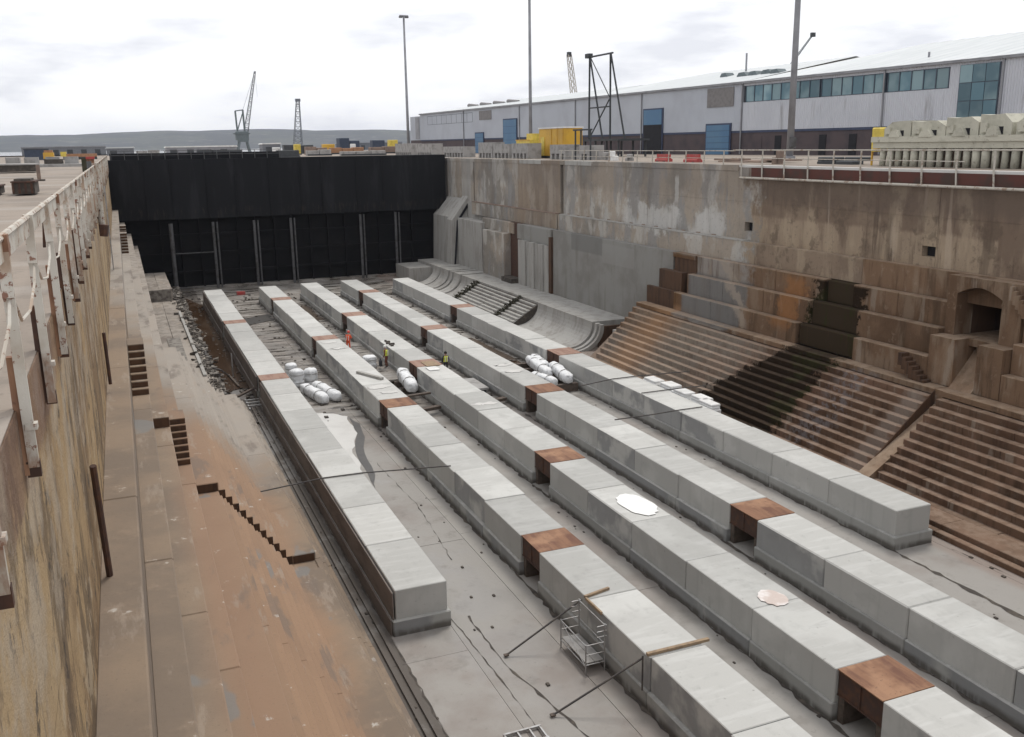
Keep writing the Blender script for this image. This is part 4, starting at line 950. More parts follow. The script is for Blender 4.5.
# dark slot, rusty pipe and ropes on the left wall
MB().tube([(-.84, 16.0, -3.3), (-.82, 16.4, -5.0), (-.80, 16.6, -6.3)], .055, 8).build('wall_pipe', 'rust_dark', None, label='thin dark rusty pipe fixed down the ochre left wall', cat='pipe')
MB().tube([(-.84, 30, -3.6), (-.82, 30.1, -5.2)], .05, 8).build('wall_pipe', 'rust_dark', None, label='short dark pipe on the left wall above the first row of stair treads', cat='pipe')
# rubble at the far left foot of the altars
t = empty('rubble_heap', (6, 95, ZF), 'loose pale rubble and broken kerb pieces along the far left altar foot', 'rubble', kind='stuff')
m = MB(); d = MB()
for i in range(700):
    y = random.uniform(67, 122); s_ = random.uniform(.04, .20) ** 1.0 * random.uniform(.5, 1); x = max(4.1, 5.3 + random.gauss(.0, .45))
    q = m if random.random() < .55 else d; zb = -.05 if x > 5.62 else .88 if x > 4.7 else 1.42
    c = Vector((x - 6, y - 95, zb + s_ * .5)); A = random.uniform(0, 3.14); u = Vector((math.cos(A), math.sin(A), jit(.4))) * s_ * 1.5; w = Vector((-math.sin(A), math.cos(A), jit(.4))) * s_; h = Vector((jit(.3), jit(.3), 1)) * s_ * .6
    vs = [c + a_ * u * random.uniform(.7, 1.1) + b_ * w * random.uniform(.7, 1.1) + e_ * h for e_ in (-1, 1) for a_, b_ in ((-1, -1), (1, -1), (1, 1), (-1, 1))]
    q.add(vs, [(3, 2, 1, 0), (4, 5, 6, 7), (0, 1, 5, 4), (1, 2, 6, 5), (2, 3, 7, 6), (3, 0, 4, 7)])
m.build('broken_concrete', 'rubble', t, kind='stuff'); d.build('dark_debris', 'debris_dark', t, kind='stuff')
t = empty('debris_scatter', (20, 70, ZF), 'small dark stones and scraps scattered over the dock floor', 'debris', kind='stuff')
m = MB()
for i in range(700):
    y = random.choice([random.uniform(10, 60), random.uniform(60, 118), random.uniform(60, 118)]); x = random.choice([random.uniform(10, 13.8), random.uniform(16.2, 18.7), random.uniform(21.1, 23.6), random.uniform(26.1, 29.6), random.uniform(32, 32.6), random.uniform(6.8, 7.7)])
    s_ = random.uniform(.02, .06) * (1 + (y > 60) * 1.2); m.cbox(x - s_ - 20, x + s_ - 20, y - s_ * 1.5 - 70, y + s_ * 1.5 - 70, -.02, s_ * .9, .008)
m.build('loose_stone', 'debris_dark', t, kind='stuff')
plank([(5.9, 66.6, -15.55), (7.9, 68.2, -15.2)], .22, .12, 'timber_dark', 'dark timber baulk leaning between left altar foot and the leftmost keel row')
plank([(6.6, 75.4, ZF + .1), (6.9, 71.2, ZF + .12)], .14, .12, 'timber_dark', 'short dark timber lying in the muddy water on the left')
MB().tube([(6.9, 75, ZF), (6.9, 75, ZF + 1.9)], .05, 6).build('marker_stake', 'tube_steel', label='thin grey stake standing in the muddy water beside the leftmost keel row', cat='stake')
part('red_crate', 'red_plastic', None, (12.2, 13.2, 118.6, 119.3, ZF, ZF + .35), label='small red object on the floor in front of the caisson', cat='crate')
t = empty('steel_trestle', (6.3, 67.2, ZF), 'low grey trestle of steel bars in the trench left of the leftmost keel row', 'trestle')
for i in range(3): part('cross_bar', 'tube_steel', t, (.4, 1.4, -3.0 + i * .8, -2.9 + i * .8, .3, .4))
for dx in (.45, 1.3): part('stringer', 'tube_steel', t, (dx, dx + .1, -3.4, -.8, .05, .29))
# torn cable bits on the left ledge
for k, (p, lab) in enumerate((([(4.9, 83, -14.95), (5.4, 81, -14.9), (5.3, 79.6, -14.93), (5.6, 78, -14.9)], 'curled black cable on the far left altar bench'), ([(5.3, 74.8, -14.93), (5.9, 73.4, -14.9), (6.5, 73.6, -15.5)], 'second black cable hanging over the edge of the left altar bench'))):
    hose(p, .07, lab)

# ------------------------------------------------------------------ railings
t = empty('left_quay_railing', (-1.0, 40, 0), 'flaking white and rusty railing with cranked flat posts along the left quay edge', 'railing')
def rt(nm, mt, *bars): 
    m = MB()
    for b in bars: m.bar(*b)
    return m.build(nm, mt, t)
rt('top_rail', 'rail_paint', ((.10, -46, .95), (.10, 14, .95), .04, .17)); rt('top_rail', 'rail_paint', ((.10, 14, .95), (.10, 84, .95), .05, .15))
MB().tube([(.11, -46, 1.045), (.11, 84, 1.045)], .03, 6).build('top_tube', 'rail_paint', t)
y = .84; k = 0
while y < 124:
    o = jit(.012); yy = y - 40
    rt('post', 'rail_paint', ((.115, yy, 1.05), (.125 + o, yy - .12, .58), .085, .06))
    rt('lower_post', 'rail_paint', ((.125 + o, yy - .10, .60), (.125 + o, yy + .02, -.90 + jit(.06)), .082, .05))
    rt('rusty_flange', 'rust_plate' if k % 2 else 'rust_dark', ((.060 + o, yy + .03, .16 + jit(.15)), (.056 + o, yy + .04, -.92), .06, .075))
    rt('rusted_end', 'rust_dark', ((.12 + o, yy + .03, -.80), (.12 + o, yy + .04, -.94), .105, .06))
    m = MB(); m.box(.07, .16, yy - .06, yy + .06, .90, 1.07); m.build('bracket', 'rust_plate' if k % 3 == 0 else 'rail_paint', t)
    m = MB(); m.box(.10, .19, yy - .05, yy + .05, -.52, -.47); m.build('bolt_lug', 'rail_paint', t)
    if y < 34: MB().tube([(.12, yy + .0, .62), (.13, yy + .5, .33 + jit(.06)), (.13, yy + 1.3, .26), (.13, yy + 2.1, .42), (.12, yy + 2.45, .6)], .013, 5).build('slack_cable', 'rail_paint', t)
    if k in (2, 3, 5): rt('loose_strut', 'rust_dark', ((.10, yy, .98), (.02, yy + .5, .72 - .05 * k), .035, .03))
    y += 2.50; k += 1
# flaking vertical fender pipe and box
t = empty('fender_pipe', (-.92, 46, 0), 'thick flaking white and rusty vertical pipe on the left wall beyond the posts', 'pipe')
MB().tube([(.08, 0, -1.9), (.1, 0, -.4), (.07, 0, 1.15)], [.14, .13, .12], 9).build('pipe_body', 'rail_paint', t)
MB().tube([(-.12, -1.5, -.7), (-.12, -1.5, 1.25)], .10, 8).build('standpipe', 'pipe_grey', t)
MB().tube([(.02, -.35, -2.0), (.1, -.35, -1.5)], .28, 10).build('rusty_boss', 'rust_dark', t)
t = empty('quay_ladder', (-.9, 62, -3), 'steel ladder bolted to the far left wall', 'ladder')
for dy in (-.3, .3): MB().bar((.14, dy, -2.4), (.14, dy, 2.6), .06).build('stile', 'tube_steel', t)
for i in range(14): MB().bar((.14, -.3, -2.2 + i * .34), (.14, .3, -2.2 + i * .34), .035).build('rung', 'tube_steel', t)

t = empty('right_quay_railing', (XW - .1, 60, 0), 'white railing with outward stanchions and lower pipe along the right quay', 'railing')
y = 12.3
while y < 59.5:
    m = MB(); m.bar((0.02, y - 60, 1.06), (-.04, y - 60 - .05, .0), .07, .075); m.bar((-.04, y - 60 - .05, 0), (-.16, y - 60 - .25, -.86), .07, .07); m.build('stanchion', 'rail_white', t); y += 2.43
MB().tube([(0, -54, 1.06), (0, -.5, 1.06)], .045, 6).build('top_rail', 'rail_white', t)
MB().tube([(-.16, -54, -.90), (-.16, -1.6, -.90)], .08, 8).build('lower_pipe', 'rail_white', t)
MB().tube([(0, -21.5, .45), (0, -.5, .5)], .03, 6).build('mid_rail', 'rail_white', t)
while y < 90:
    m = MB(); m.bar((.15, y - 60, 1.0), (.1, y - 60, -.3), .07, .07); m.build('stanchion', 'rail_white', t); y += 2.6
MB().tube([(.15, -.5, 1.0), (.15, 30, 1.0)], .035, 6).build('top_rail', 'rail_white', t)
MB().tube([(.15, -.5, .45), (.15, 30, .45)], .025, 6).build('mid_rail', 'rail_white', t)

# ------------------------------------------------------------------ warehouse
WH = empty('warehouse', (80, 0, 0), 'long pale grey metal warehouse with blue doors behind the right quay', 'warehouse', rz=math.atan(.055))
def wp(name, mat, *b, **k): return part(name, mat, WH, *b, **k)
S0, S1 = 10, 221
seams = [10, 24, 38, 52, 66.0, 80, 103.0, 126, 146, 167.3, 194.3, 221]
for a_, b_ in zip(seams[:-1], seams[1:]):
    mat = 'cladding_streaked' if a_ < 102 else 'cladding'
    # cut panels round the openings
    if a_ < 100: # near part: windows 6.5-8.4 in strips from 72 on
        wp('wall_panel', mat, (0, .3, a_ + .04, b_ - .04, 3.0, 6.45)); wp('wall_panel', mat, (.01, .3, a_ + .04, b_ - .04, 8.45, 8.9))
        if a_ < 66: wp('wall_panel', mat, (.005, .3, a_ + .04, b_ - .04, 6.45, 8.45))
    else: wp('wall_panel', mat, (0, .3, a_ + .04, b_ - .04, 3.0, 8.9))
wp('wall_panel', 'cladding_streaked', (.005, .3, 66.0, 71.9, 6.45, 8.45))
wp('wall_core', 'dark_opening', (.31, .6, S0, S1, 0, 8.8))
for s_ in seams[1:-1]: MB().tube([(-.12, s_, .1), (-.12, s_, 8.7)], .1, 6).build('downpipe', 'mast_grey', WH)
for a_, b_ in ((10, 66), (66.02, 103.0), (103.02, 150), (150.02, 221)): wp('plinth_wall', 'brick_plinth', (.04, .3, a_, b_, 0, 2.72)); 
for a_, b_ in ((10, 103), (103.02, 221)): wp('plinth_cap', 'dark_blue', (-.05, .3, a_, b_, 2.72, 2.99))
for a_, b_ in ((10, 103), (103.02, 221.2)): wp('gutter', 'mast_grey', (-.28, .05, a_, b_, 8.75, 9.02))
def winstrip(s0, s1, z0, z1, n):
    f = wp('window', 'frame_dark', (-.02, .2, s0, s1, z0 - .07, z0), (-.02, .2, s0, s1, z1, z1 + .07))
    w = (s1 - s0) / n
    for i in range(n + 1): MB().box(-.02, .2, s0 + i * w - .05, s0 + i * w + .05, z0, z1).build('mullion', 'frame_dark', f)
    for i in range(n): MB().box(.05, .08, s0 + i * w + .05, s0 + (i + 1) * w - .05, z0, z1).build('pane', 'window_glass', f)
winstrip(89.5, 102.4, 6.52, 8.38, 8); winstrip(79.9, 89.2, 6.52, 8.38, 6); winstrip(72.0, 79.6, 6.52, 8.38, 5)
winstrip(189.6, 216, 6.4, 8.2, 9)
# tall stair window proud of the wall
f = wp('window', 'frame_dark', (-.1, -.02, 66.3, 70.7, 3.4, 8.5))
for i in range(3):
    for j in range(3): MB().box(-.14, -.11, 66.4 + i * 1.43, 67.75 + i * 1.43, 3.5 + j * 1.68, 5.1 + j * 1.68).build('pane', 'window_glass', f)
wp('louvre', 'louvre_grey', (-.1, -.01, 104.7, 110.2, 6.1, 8.5)); wp('louvre', 'louvre_grey', (-.1, -.01, 180, 186, 6.6, 8.4))
for s0, s1, z1, top in ((120.6, 125.2, 6.3, 1), (105.2, 110.0, 3.8, 0), (168.5, 174.2, 6.3, 1), (184, 188, 4.0, 1), (222, 226, 7.6, 0)):
    if s0 > 221: continue
    d = wp('roller_door', 'dark_blue', (-.16, -.03, s0 - .25, s1 + .25, 0, z1 + .2))
    if s0 < 121 and s0 > 120:
        MB().box(-.22, -.17, s0, s1, 4.2, z1).build('door_panel', 'door_blue', d); MB().box(-.21, -.17, s0, s1, 0, 4.18).build('door_opening', 'dark_opening', d)
    else:
        for q in range(5): MB().box(-.22, -.17, s0, s1, z1 * q / 5 + .02, z1 * (q + 1) / 5 - .02).build('door_panel', 'door_blue', d)
for s_ in (88, 83.4, 78, 95.5, 99): wp('door', 'brick_plinth' if s_ in (78, 99) else 'dark_opening', (-.03, .035, s_, s_ + 1.1, 0, 2.3))
wp('end_wall', 'cladding', (.61, 40, S1 - .4, S1, 0, 8.9), (0, .6, S1 + .05, S1 + 7, 3.0, 8.5)); wp('end_door', 'mast_grey', (-.1, -.02, 221.5, 224.2, 3.2, 8.3))
wp('plinth_wall', 'brick_plinth', (.02, .6, S1 + .05, S1 + 7, 0, 2.95))
# roof bays with hipped ends
def roofbay(s0, s1, z, b, hip, z0=8.95):
    m = MB(); e0, e1 = s0, s1
    v = [(-.3, e0, z0), (-.3, e1, z0), (b, e1 - hip, z), (b, e0, z), (2 * b, e0, z0), (2 * b, e1, z0)]
    m.add(v, [(0, 1, 2, 3), (3, 2, 5, 4), (1, 5, 2)])
    o = m.build('roof', 'roof_sheet', WH)
    mm = MB(); y = e0 + 1.0
    while y < e1 - hip - 1:
        mm.add([(-.3, y, z0 + .01), (-.3, y + .12, z0 + .01), (b, y + .12, z + .07), (b, y, z + .07)], [(0, 1, 2, 3)]); y += 2.0
    mm.build('standing_seams', 'cladding', o, kind='stuff')
    return o
roofbay(10, 103.2, 13.2, 20, 10); roofbay(103.3, 150, 12.6, 19, 14, 8.94); roofbay(150.1, 221.5, 11.6, 16, 20, 8.93)
for s_, xx, z, w in ((119, 10, 11.0, .8), (112.5, 8, 10.6, 1.0), (110.2, 8, 10.6, .9), (107.5, 8, 10.6, 1.0), (105.2, 7.5, 10.5, .9)):
    m = MB(); m.prism_x([(s_ - w, z - 1), (s_ - w, z - .1), (s_ - w * .5, z + .35), (s_ + w * .6, z + .3), (s_ + w, z - .1), (s_ + w, z - 1)], xx - .7, xx + .7); m.build('roof_duct', 'crane_grey', WH)
for q in range(4): MB().tube([(8, 184 + q * 7, 10.1), (8, 189 + q * 7, 10.5)], .45, 8).build('roof_duct', 'louvre_grey', WH)
MB().tube([(15, 121, 11), (15, 121, 14.4)], .15, 6).build('flue', 'mast_grey', WH); MB().tube([(5, 79, 9.9), (5, 79, 10.6)], .12, 6).build('flue', 'mast_grey', WH)

# masts
def mast(loc, h, r0, r1, label, head=True):
    t = empty('lighting_mast', loc, label, 'mast', 'tall grey lighting masts in front of the warehouse')
    MB().tube([(0, 0, 0), (0, 0, h * .3), (0, 0, h)], [r0, r0 * .85, r1], 10).build('pole', 'mast_grey', t, smooth=True)
    MB().tube([(0, 0, 0), (0, 0, .35)], r0 * 1.6, 10).build('base_flange', 'mast_grey', t)
    f = MB().box(-1.0, 1.0, -.25, .25, h - .1, h + .12).build('lamp_head', 'mast_grey', t)
    for q in (-.7, .7): MB().box(q - .35, q + .35, -.4, .4, h - .45, h - .12).build('floodlight', 'pipe_grey', f)
    MB().box(-r0 * 1.1, r0 * 1.1, -r0 * 1.25, -r0 * .9, 1.0, 2.0).build('access_door', 'pipe_grey', t)
mast((55.6, 69.6, 0), 32, .31, .15, 'thick grey lighting mast nearest, leaving the top of the picture at right')
mast((66, 151, 0), 33, .32, .2, 'grey mast in front of the warehouse near the yellow cabin')
mast((64, 218, 0), 30.5, .38, .22, 'far grey mast with lamp head at the left end of the warehouse')

# ------------------------------------------------------------------ right quay things
t = empty('yellow_cabin', (49.5, 104.3, 0), 'mustard yellow site cabin with pale roof on the right quay', 'cabin')
part('body', 'yellow_paint', t, (-1.2, 1.2, -3.4, 3.6, .3, 3.45)); part('roof', 'white_paint', t, (-1.3, 1.3, -3.5, 3.7, 3.452, 3.62)); part('door', 'yellow_bright', t, (-1.26, -1.203, 2.0, 3.0, .3, 2.5))
part('skid', 'dark_steel', t, (-1.1, -.9, -3.3, 3.5, 0, .299)); part('skid', 'dark_steel', t, (.9, 1.1, -3.3, 3.5, 0, .299))
for yy in (-3.2, -1.6, 0): part('rib', 'yellow_paint', t, (-1.26, -1.202, yy, yy + .12, .3, 3.4))
t = empty('yellow_skip', (57.5, 131, 0), 'low bright yellow steel bin behind grey blocks by the mast', 'bin')
m = MB(); m.prism_x([(-2.6, 2.3), (2.6, 2.3), (2.2, 0), (-2.2, 0)], -1.5, 1.5); m.build('body', 'yellow_bright', t); part('top_box', 'yellow_bright', t, (-1, 1, -2.4, -.2, 2.302, 3.2)); part('rim', 'yellow_paint', t, (-1.6, -1.502, -2.6, 2.6, 2.2, 2.35))
t = empty('portal_shelter', (45.6, 90.5, 0), 'open dark steel portal frame beside the yellow cabin', 'frame')
for yy in (-1.6, 0.6, 1.9): part('leg', 'dark_steel', t, (-.07, .07, yy - .07, yy + .07, 0, 3.0))
part('beam', 'dark_steel', t, (-.12, .12, -1.8, 2.3, 3.0, 3.16)); part('brace', 'dark_steel', t, (-.04, .04, -1.5, 1.8, 1.4, 1.48))
# A-frame gantry
t = empty('a_frame_gantry', (58.5, 111.5, 0), 'tall dark steel A-frame gantry on a low platform in front of the warehouse', 'gantry')
H = 12.6
for yy in (-2.9, 3.0):
    MB().tube([(0, yy, 2.2), (0, yy * .96, H)], .14, 6).build('post', 'dark_steel', t); MB().tube([(.6, yy - 2.7, 2.2), (0, yy * .96 - .1, H)], .13, 6).build('raking_leg', 'dark_steel', t)
MB().tube([(0, -3.4, H), (0, 3.6, H)], .12, 6).build('head_beam', 'dark_steel', t); MB().tube([(0, -2.75, 6.2), (0, 2.85, 6.2)], .1, 6).build('tie_beam', 'dark_steel', t)
MB().tube([(0, 2.9, 2.3), (0, -2.75, 7.2)], .09, 6).build('brace', 'dark_steel', t); MB().tube([(0, -2.8, 7.2), (0, 2.6, H - .1)], .07, 6).build('brace', 'dark_steel', t)
part('sheave', 'dark_steel', t, (-.3, .3, 2.6, 3.7, H - .1, H + .45)); part('platform', 'dark_steel', t, (-1.6, 2.8, -8, 4.4, 1.95, 2.2))
for yy in (-7.6, -4.5, -1.5, 1.4, 4.0):
    for xx in (-1.4, 2.4): part('platform_leg', 'dark_steel', t, (xx, xx + .2, yy, yy + .2, 0, 1.949))
# grey beige moulded units on corrugated trestle
t = empty('trestle_stage', (46.4, 37.5, 0), 'long beige beam carried on close-set corrugated columns behind the right railing', 'trestle')
part('beam', 'mould_beige', t, (-.9, 1.6, -16, 11.2, 1.12, 1.78)); part('beam_lip', 'mould_beige', t, (-1.0, -.902, -16, 11.3, 1.5, 1.84))
for i in range(40):
    yy = 10.6 - i * .66
    MB().tube([(-.55 + jit(.03), yy, 0), (-.55, yy, 1.118)], .22 + jit(.03), 8).build('column', 'mould_beige', t, smooth=True)
part('back_wall', 'block_brown', t, (.3, .6, -16, 11, 0, 1.118))
def mould(cy, L, h, label, slope=0):
    t = empty('cast_unit', (46.5, cy, 1.79), label, 'cast unit', 'beige cast units stacked on the trestle')
    m = MB(); a_ = L / 2
    m.prism_x([(-a_, 0), (-a_, h * (1 - slope)), (-a_ * .5, h), (a_ * .4, h * .95), (a_, h * (.55 if slope == 0 else 1)), (a_, 0)], -.8, 1.1); m.build('body', 'mould_beige', t)
    part('lug', 'mould_beige', t, (-.95, -.802, a_ * .45, a_ * .8, .2, h * .6)); part('opening', 'dark_opening', t, (-.815, -.803, -a_ * .5, -a_ * .15, .08, h * .42))
    m = MB(); m.prism_x([(-a_ * .45, 0), (-a_ * .2, h * .45), (a_ * .2, h * .35), (a_ * .35, 0)], -1.15, -.803); m.build('spout', 'mould_beige', t)
mould(46.9, 2.2, 1.0, 'left end beige cast unit on the trestle with square socket'); mould(44.4, 2.6, .95, 'second beige cast unit from the left on the trestle, lower', .35)
mould(41.9, 2.3, 1.1, 'third beige cast unit from the left on the trestle with white edge', .3); mould(39.6, 2.1, 1.2, 'fourth beige cast unit from the left on the trestle', .4)
mould(37.1, 2.3, 1.2, 'fifth beige cast unit on the trestle right of the gap'); mould(34.4, 2.6, 1.0, 'right end beige cast unit at the edge of the picture', .2); mould(31.5, 2.8, 1.1, 'sixth beige cast unit just outside the right picture edge')
t = empty('yellow_hopper', (47.2, 49.6, 0), 'small yellow steel box at the left end of the beige trestle', 'box')
m = MB(); m.cbox(-.5, .5, -.6, .6, .9, 2.45, .08); m.build('body', 'yellow_bright', t); [part('leg', 'yellow_paint', t, (a_, a_ + .1, b_, b_ + .1, 0, .899)) for a_ in (-.45, .35) for b_ in (-.55, .45)]; part('pipe_stub', 'yellow_paint', t, (-.7, -.501, -.2, .1, 1.0, 1.3))
# road barriers
k = 0
for y, mat in ((74.5, 'red_plastic'), (69.8, 'red_plastic')):
    t = empty('road_barrier', (45.6, y, 0), '%s low faded red plastic road barrier on the right quay edge' % ['left-hand', 'right-hand'][k], 'barrier', 'plastic road barriers on the right quay'); k += 1
    m = MB(); m.prism_y([(-.3, 0), (-.3, .2), (-.12, .3), (-.1, .66), (.1, .66), (.12, .3), (.3, .2), (.3, 0)], -1.02, 1.02); m.build('shell', mat, t); part('foot', 'dark_steel', t, (-.36, .36, -.7, -.4, -.0, .05)); part('foot', 'dark_steel', t, (-.36, .36, .4, .7, -.0, .05))
# concrete block stacks by the coping
lab = ['grey concrete block with square openings left of the first groove', 'long grey concrete kerb stack at the far end of the quay', 'grey hollow concrete unit by the black groove, left', 'grey hollow concrete unit by the black groove, right', 'grey hollow concrete unit just left of the yellow cabin', 'grey concrete unit in front of the yellow cabin', 'grey concrete unit right of the portal frame', 'low grey block row over the caisson corner']
for k, (y, L, h) in enumerate(((146, 8, 2.0), (158, 10, 2.1), (119, 5, 2.0), (113.3, 5.5, 1.75), (107.3, 5.0, 1.8), (96.5, 4, 1.6), (90.0, 2.2, 1.5), (132, 9, 1.5))):
    t = empty('concrete_unit', (46.3, y, 0), lab[k], 'concrete unit', 'grey concrete units along the right quay')
    part('base', 'block_grey', t, (-.9, .9, -L / 2, L / 2, .62, h))
    n = int(L / 1.2)
    for i in range(n + 1): part('leg', 'block_grey', t, (-.88, .88, -L / 2 + i * (L - .5) / n, -L / 2 + i * (L - .5) / n + .5, 0, .618))
    part('web', 'dark_opening', t, (.0, .2, -L / 2 + .1, L / 2 - .1, .02, .6))
# rubble-like items on the quay near the rails
for k, (x, y, w, l, h, mat, lab) in enumerate(((45.4, 83.5, .5, 1.0, .9, 'white_paint', 'white sack heap behind the right railing'), (45.6, 80.6, .6, .8, .6, 'block_grey', 'grey rubble sack by the right railing'), (45.3, 57.8, .5, .7, 1.0, 'block_brown', 'rusty mooring stool on the right quay'), (46.5, 86.2, .7, 1.2, .8, 'block_grey', 'pale stone lump behind the railing under the gantry'), (48, 64, 1.5, 6, .35, 'block_brown', 'low brown timber stack on the right quay near the thick mast'), (48, 54.5, 1.2, 3, .5, 'dark_steel', 'low dark steel pile left of the yellow box'))):
    t = empty('quay_item', (x, y, 0), lab, 'debris pile')
    m = MB()
    for q in range(5): a_, b_ = jit(w * .4), jit(l * .5); m.cbox(a_ - w * .4, a_ + w * .4, b_ - l * .3, b_ + l * .3, 0 if q < 3 else h * .45, h * (.5 if q < 3 else 1) + jit(.05), .06)
    m.build('lump', mat, t)
part('worn_apron', 'slurry', None, (44.6, 46.8, 54, 90, .004, .02), kind='structure') if False else None

# ------------------------------------------------------------------ left quay things
def simple(name, loc, label, cat, parts_, rz=0, group=None):
    t = empty(name, loc, label, cat, group, None, rz)
    for nm, mt, bx in parts_: part(nm, mt, t, bx)
    return t
t = simple('steel_bin', (-3.42, 42.8, 0), 'dark rust-brown slatted bin standing on the left quay', 'bin', [('body', 'debris_dark', (-.40, .38, -.9, 1.4, .06, .50)), ('rim', 'rust_dark', (-.45, .43, -.95, 1.45, .502, .56)), ('contents', 'debris_dark', (-.35, .25, -.6, 1.0, .562, .64))])
for q in range(4): part('slat', 'rust_dark', t, (-.42 + q * .22, -.34 + q * .22, -.945, -.902, .08, .49))
simple('steel_bin', (-5.1, 43.6, 0), 'second dark bin cut by the left picture edge', 'bin', [('body', 'debris_dark', (-.7, .75, -.8, .9, .06, .34)), ('rim', 'rust_dark', (-.75, .8, -.85, .95, .342, .4))])
simple('skip_box', (-7.2, 88, 0), 'long low dark box on the left quay', 'box', [('body', 'debris_dark', (-6, 1.2, -2, 2, .1, .62)), ('lid', 'block_grey', (-6.1, 1.3, -2.1, 2.1, .622, .72))])
for k in range(5):
    simple('kerb_block', (-12.5 + k * 2.0, 118 + (k % 2) * 2, 0), 'pale concrete block on the left quay, %s of the row of five' % ['leftmost', 'second', 'middle', 'fourth', 'rightmost'][k], 'concrete block', [('block', 'block_grey', (-.7, .7, -.8, .8, .12, 1.05)), ('foot', 'dark_opening', (-.6, .6, -.7, .7, 0, .119))], group='pale concrete blocks on the left quay')
t = empty('white_van', (-23.5, 190, 0), 'white van parked on the left quay', 'van')
m = MB(); m.prism_x([(-2.8, .5), (-2.8, 2.5), (1.2, 2.5), (2.0, 1.6), (2.9, 1.3), (2.9, .5)], -1, 1); m.build('body', 'van_white', t); t.rotation_euler.z = 1.45
for a_ in (-1, .85):
    for b_ in (-1.9, 1.9): MB().tube([(a_ - .05, b_, .38), (a_ + .2, b_, .38)], .38, 10).build('wheel', 'dark_steel', t)
part('windscreen', 'window_glass', t, (-.9, .9, 1.95, 2.0, 1.45, 1.9)); part('side_window', 'window_glass', t, (-1.012, -1.002, .4, 1.3, 1.6, 2.2)); part('cargo_door', 'blue_dark', t, (-1.012, -1.002, -1.4, -.4, .8, 2.1))
simple('dark_container', (-13.1, 196, 0), 'dark blue container standing left of an orange machine', 'container', [('body', 'blue_dark', (-2.0, 2.0, -1.3, 1.3, .1, 1.95)), ('roof', 'dark_steel', (-2.1, 2.1, -1.35, 1.35, 1.952, 2.1))])
simple('orange_machine', (-9.6, 168, 0), 'orange and yellow upright machine beside the dark container', 'machine', [('body', 'yellow_paint', (-.75, .75, -.9, .9, .5, 1.45)), ('cab', 'orange_paint', (-.6, .6, -.8, .8, 1.452, 1.8)), ('chassis', 'dark_steel', (-.6, .6, -1, 1, 0, .499))])
simple('orange_barrier_row', (-6.2, 205, 0), 'low orange and yellow plant beyond the left quay', 'plant', [('body', 'orange_paint', (-3, 3, -1, 1, .5, 1.1)), ('end_box', 'yellow_bright', (-3.4, -2.4, -1.05, 1.05, .6, 1.5)), ('skid', 'dark_steel', (-3, 3, -.9, .9, 0, .499))])
simple('low_slab', (-5.2, 118, 0), 'low grey slab with dark sleeper by the left quay edge', 'slab', [('slab', 'block_grey', (-3, 2.8, -3.5, 3, 0, .3)), ('sleeper', 'debris_dark', (-2, -.2, -1.5, 1.5, .302, .8))])
simple('capstan', (-1.9, 86, 0), 'small red and green capstan at the far end of the left railing', 'capstan', [('drum', 'rust_plate', (-.25, .3, -.4, .4, .0, 1.0)), ('cap', 'red_plastic', (-.3, .35, -.5, .5, 1.002, 1.2)), ('box', 'moss', (-.65, -.26, -.4, .4, 0, 1.1))])
simple('small_post', (-4.2, 62, 0), 'thin low bollard on the left quay behind the rust-brown bin', 'bollard', [('post', 'block_brown', (-.1, .1, -.1, .1, .1, .9)), ('foot', 'debris_dark', (-.3, .3, -.3, .3, 0, .099))])

for o in list(C.objects):
    if o.type == 'EMPTY' and o.parent is None and o.location.x < -1.5 and abs(o.location.z) < .01:
        o.location = (o.location.x * 1.206, o.location.y * 1.206, LQ); o.scale = (1.206, 1.206, 1.206)
# ------------------------------------------------------------------ far things
def shed(x, y, w, d, h, mat, roof, label):
    t = empty('far_shed', (x, y, 0), label, 'shed'); part('wall', mat, t, (-w / 2, w / 2, -d / 2, d / 2, 0, h))
    m = MB(); m.prism_y([(-w / 2 - .4, h), (-w / 2, h + .3), (w / 2, h + .45), (w / 2 + .4, h)], -d / 2 - .3, d / 2 + .3); m.build('roof', roof, t)
    n = max(1, int(w / 5))
    for i in range(n): part('door', 'dark_steel', t, (-w / 2 + 1 + i * 5, -w / 2 + 3 + i * 5, -d / 2 - .04, -d / 2 - .003, 0, h * .7))
shed(1.8, 330, 8, 8, 2.2, 'lattice_grey', 'roof_sheet', 'small shed with pale roof beyond the left end of the caisson')
shed(25.5, 320, 21, 10, 2.2, 'mast_grey', 'white_paint', 'long low shed with white roof left of the harbour crane')
shed(50, 340, 6, 8, 2.9, 'lattice_grey', 'white_paint', 'small white-roofed shed right of the harbour crane')
shed(-18, 420, 30, 10, 3.0, 'lattice_grey', 'mast_grey', 'far grey shed beyond the left quay')
shed(130, 520, 34, 14, 3.4, 'lattice_grey', 'mast_grey', 'distant grey shed beneath the hill right of the lattice tower')
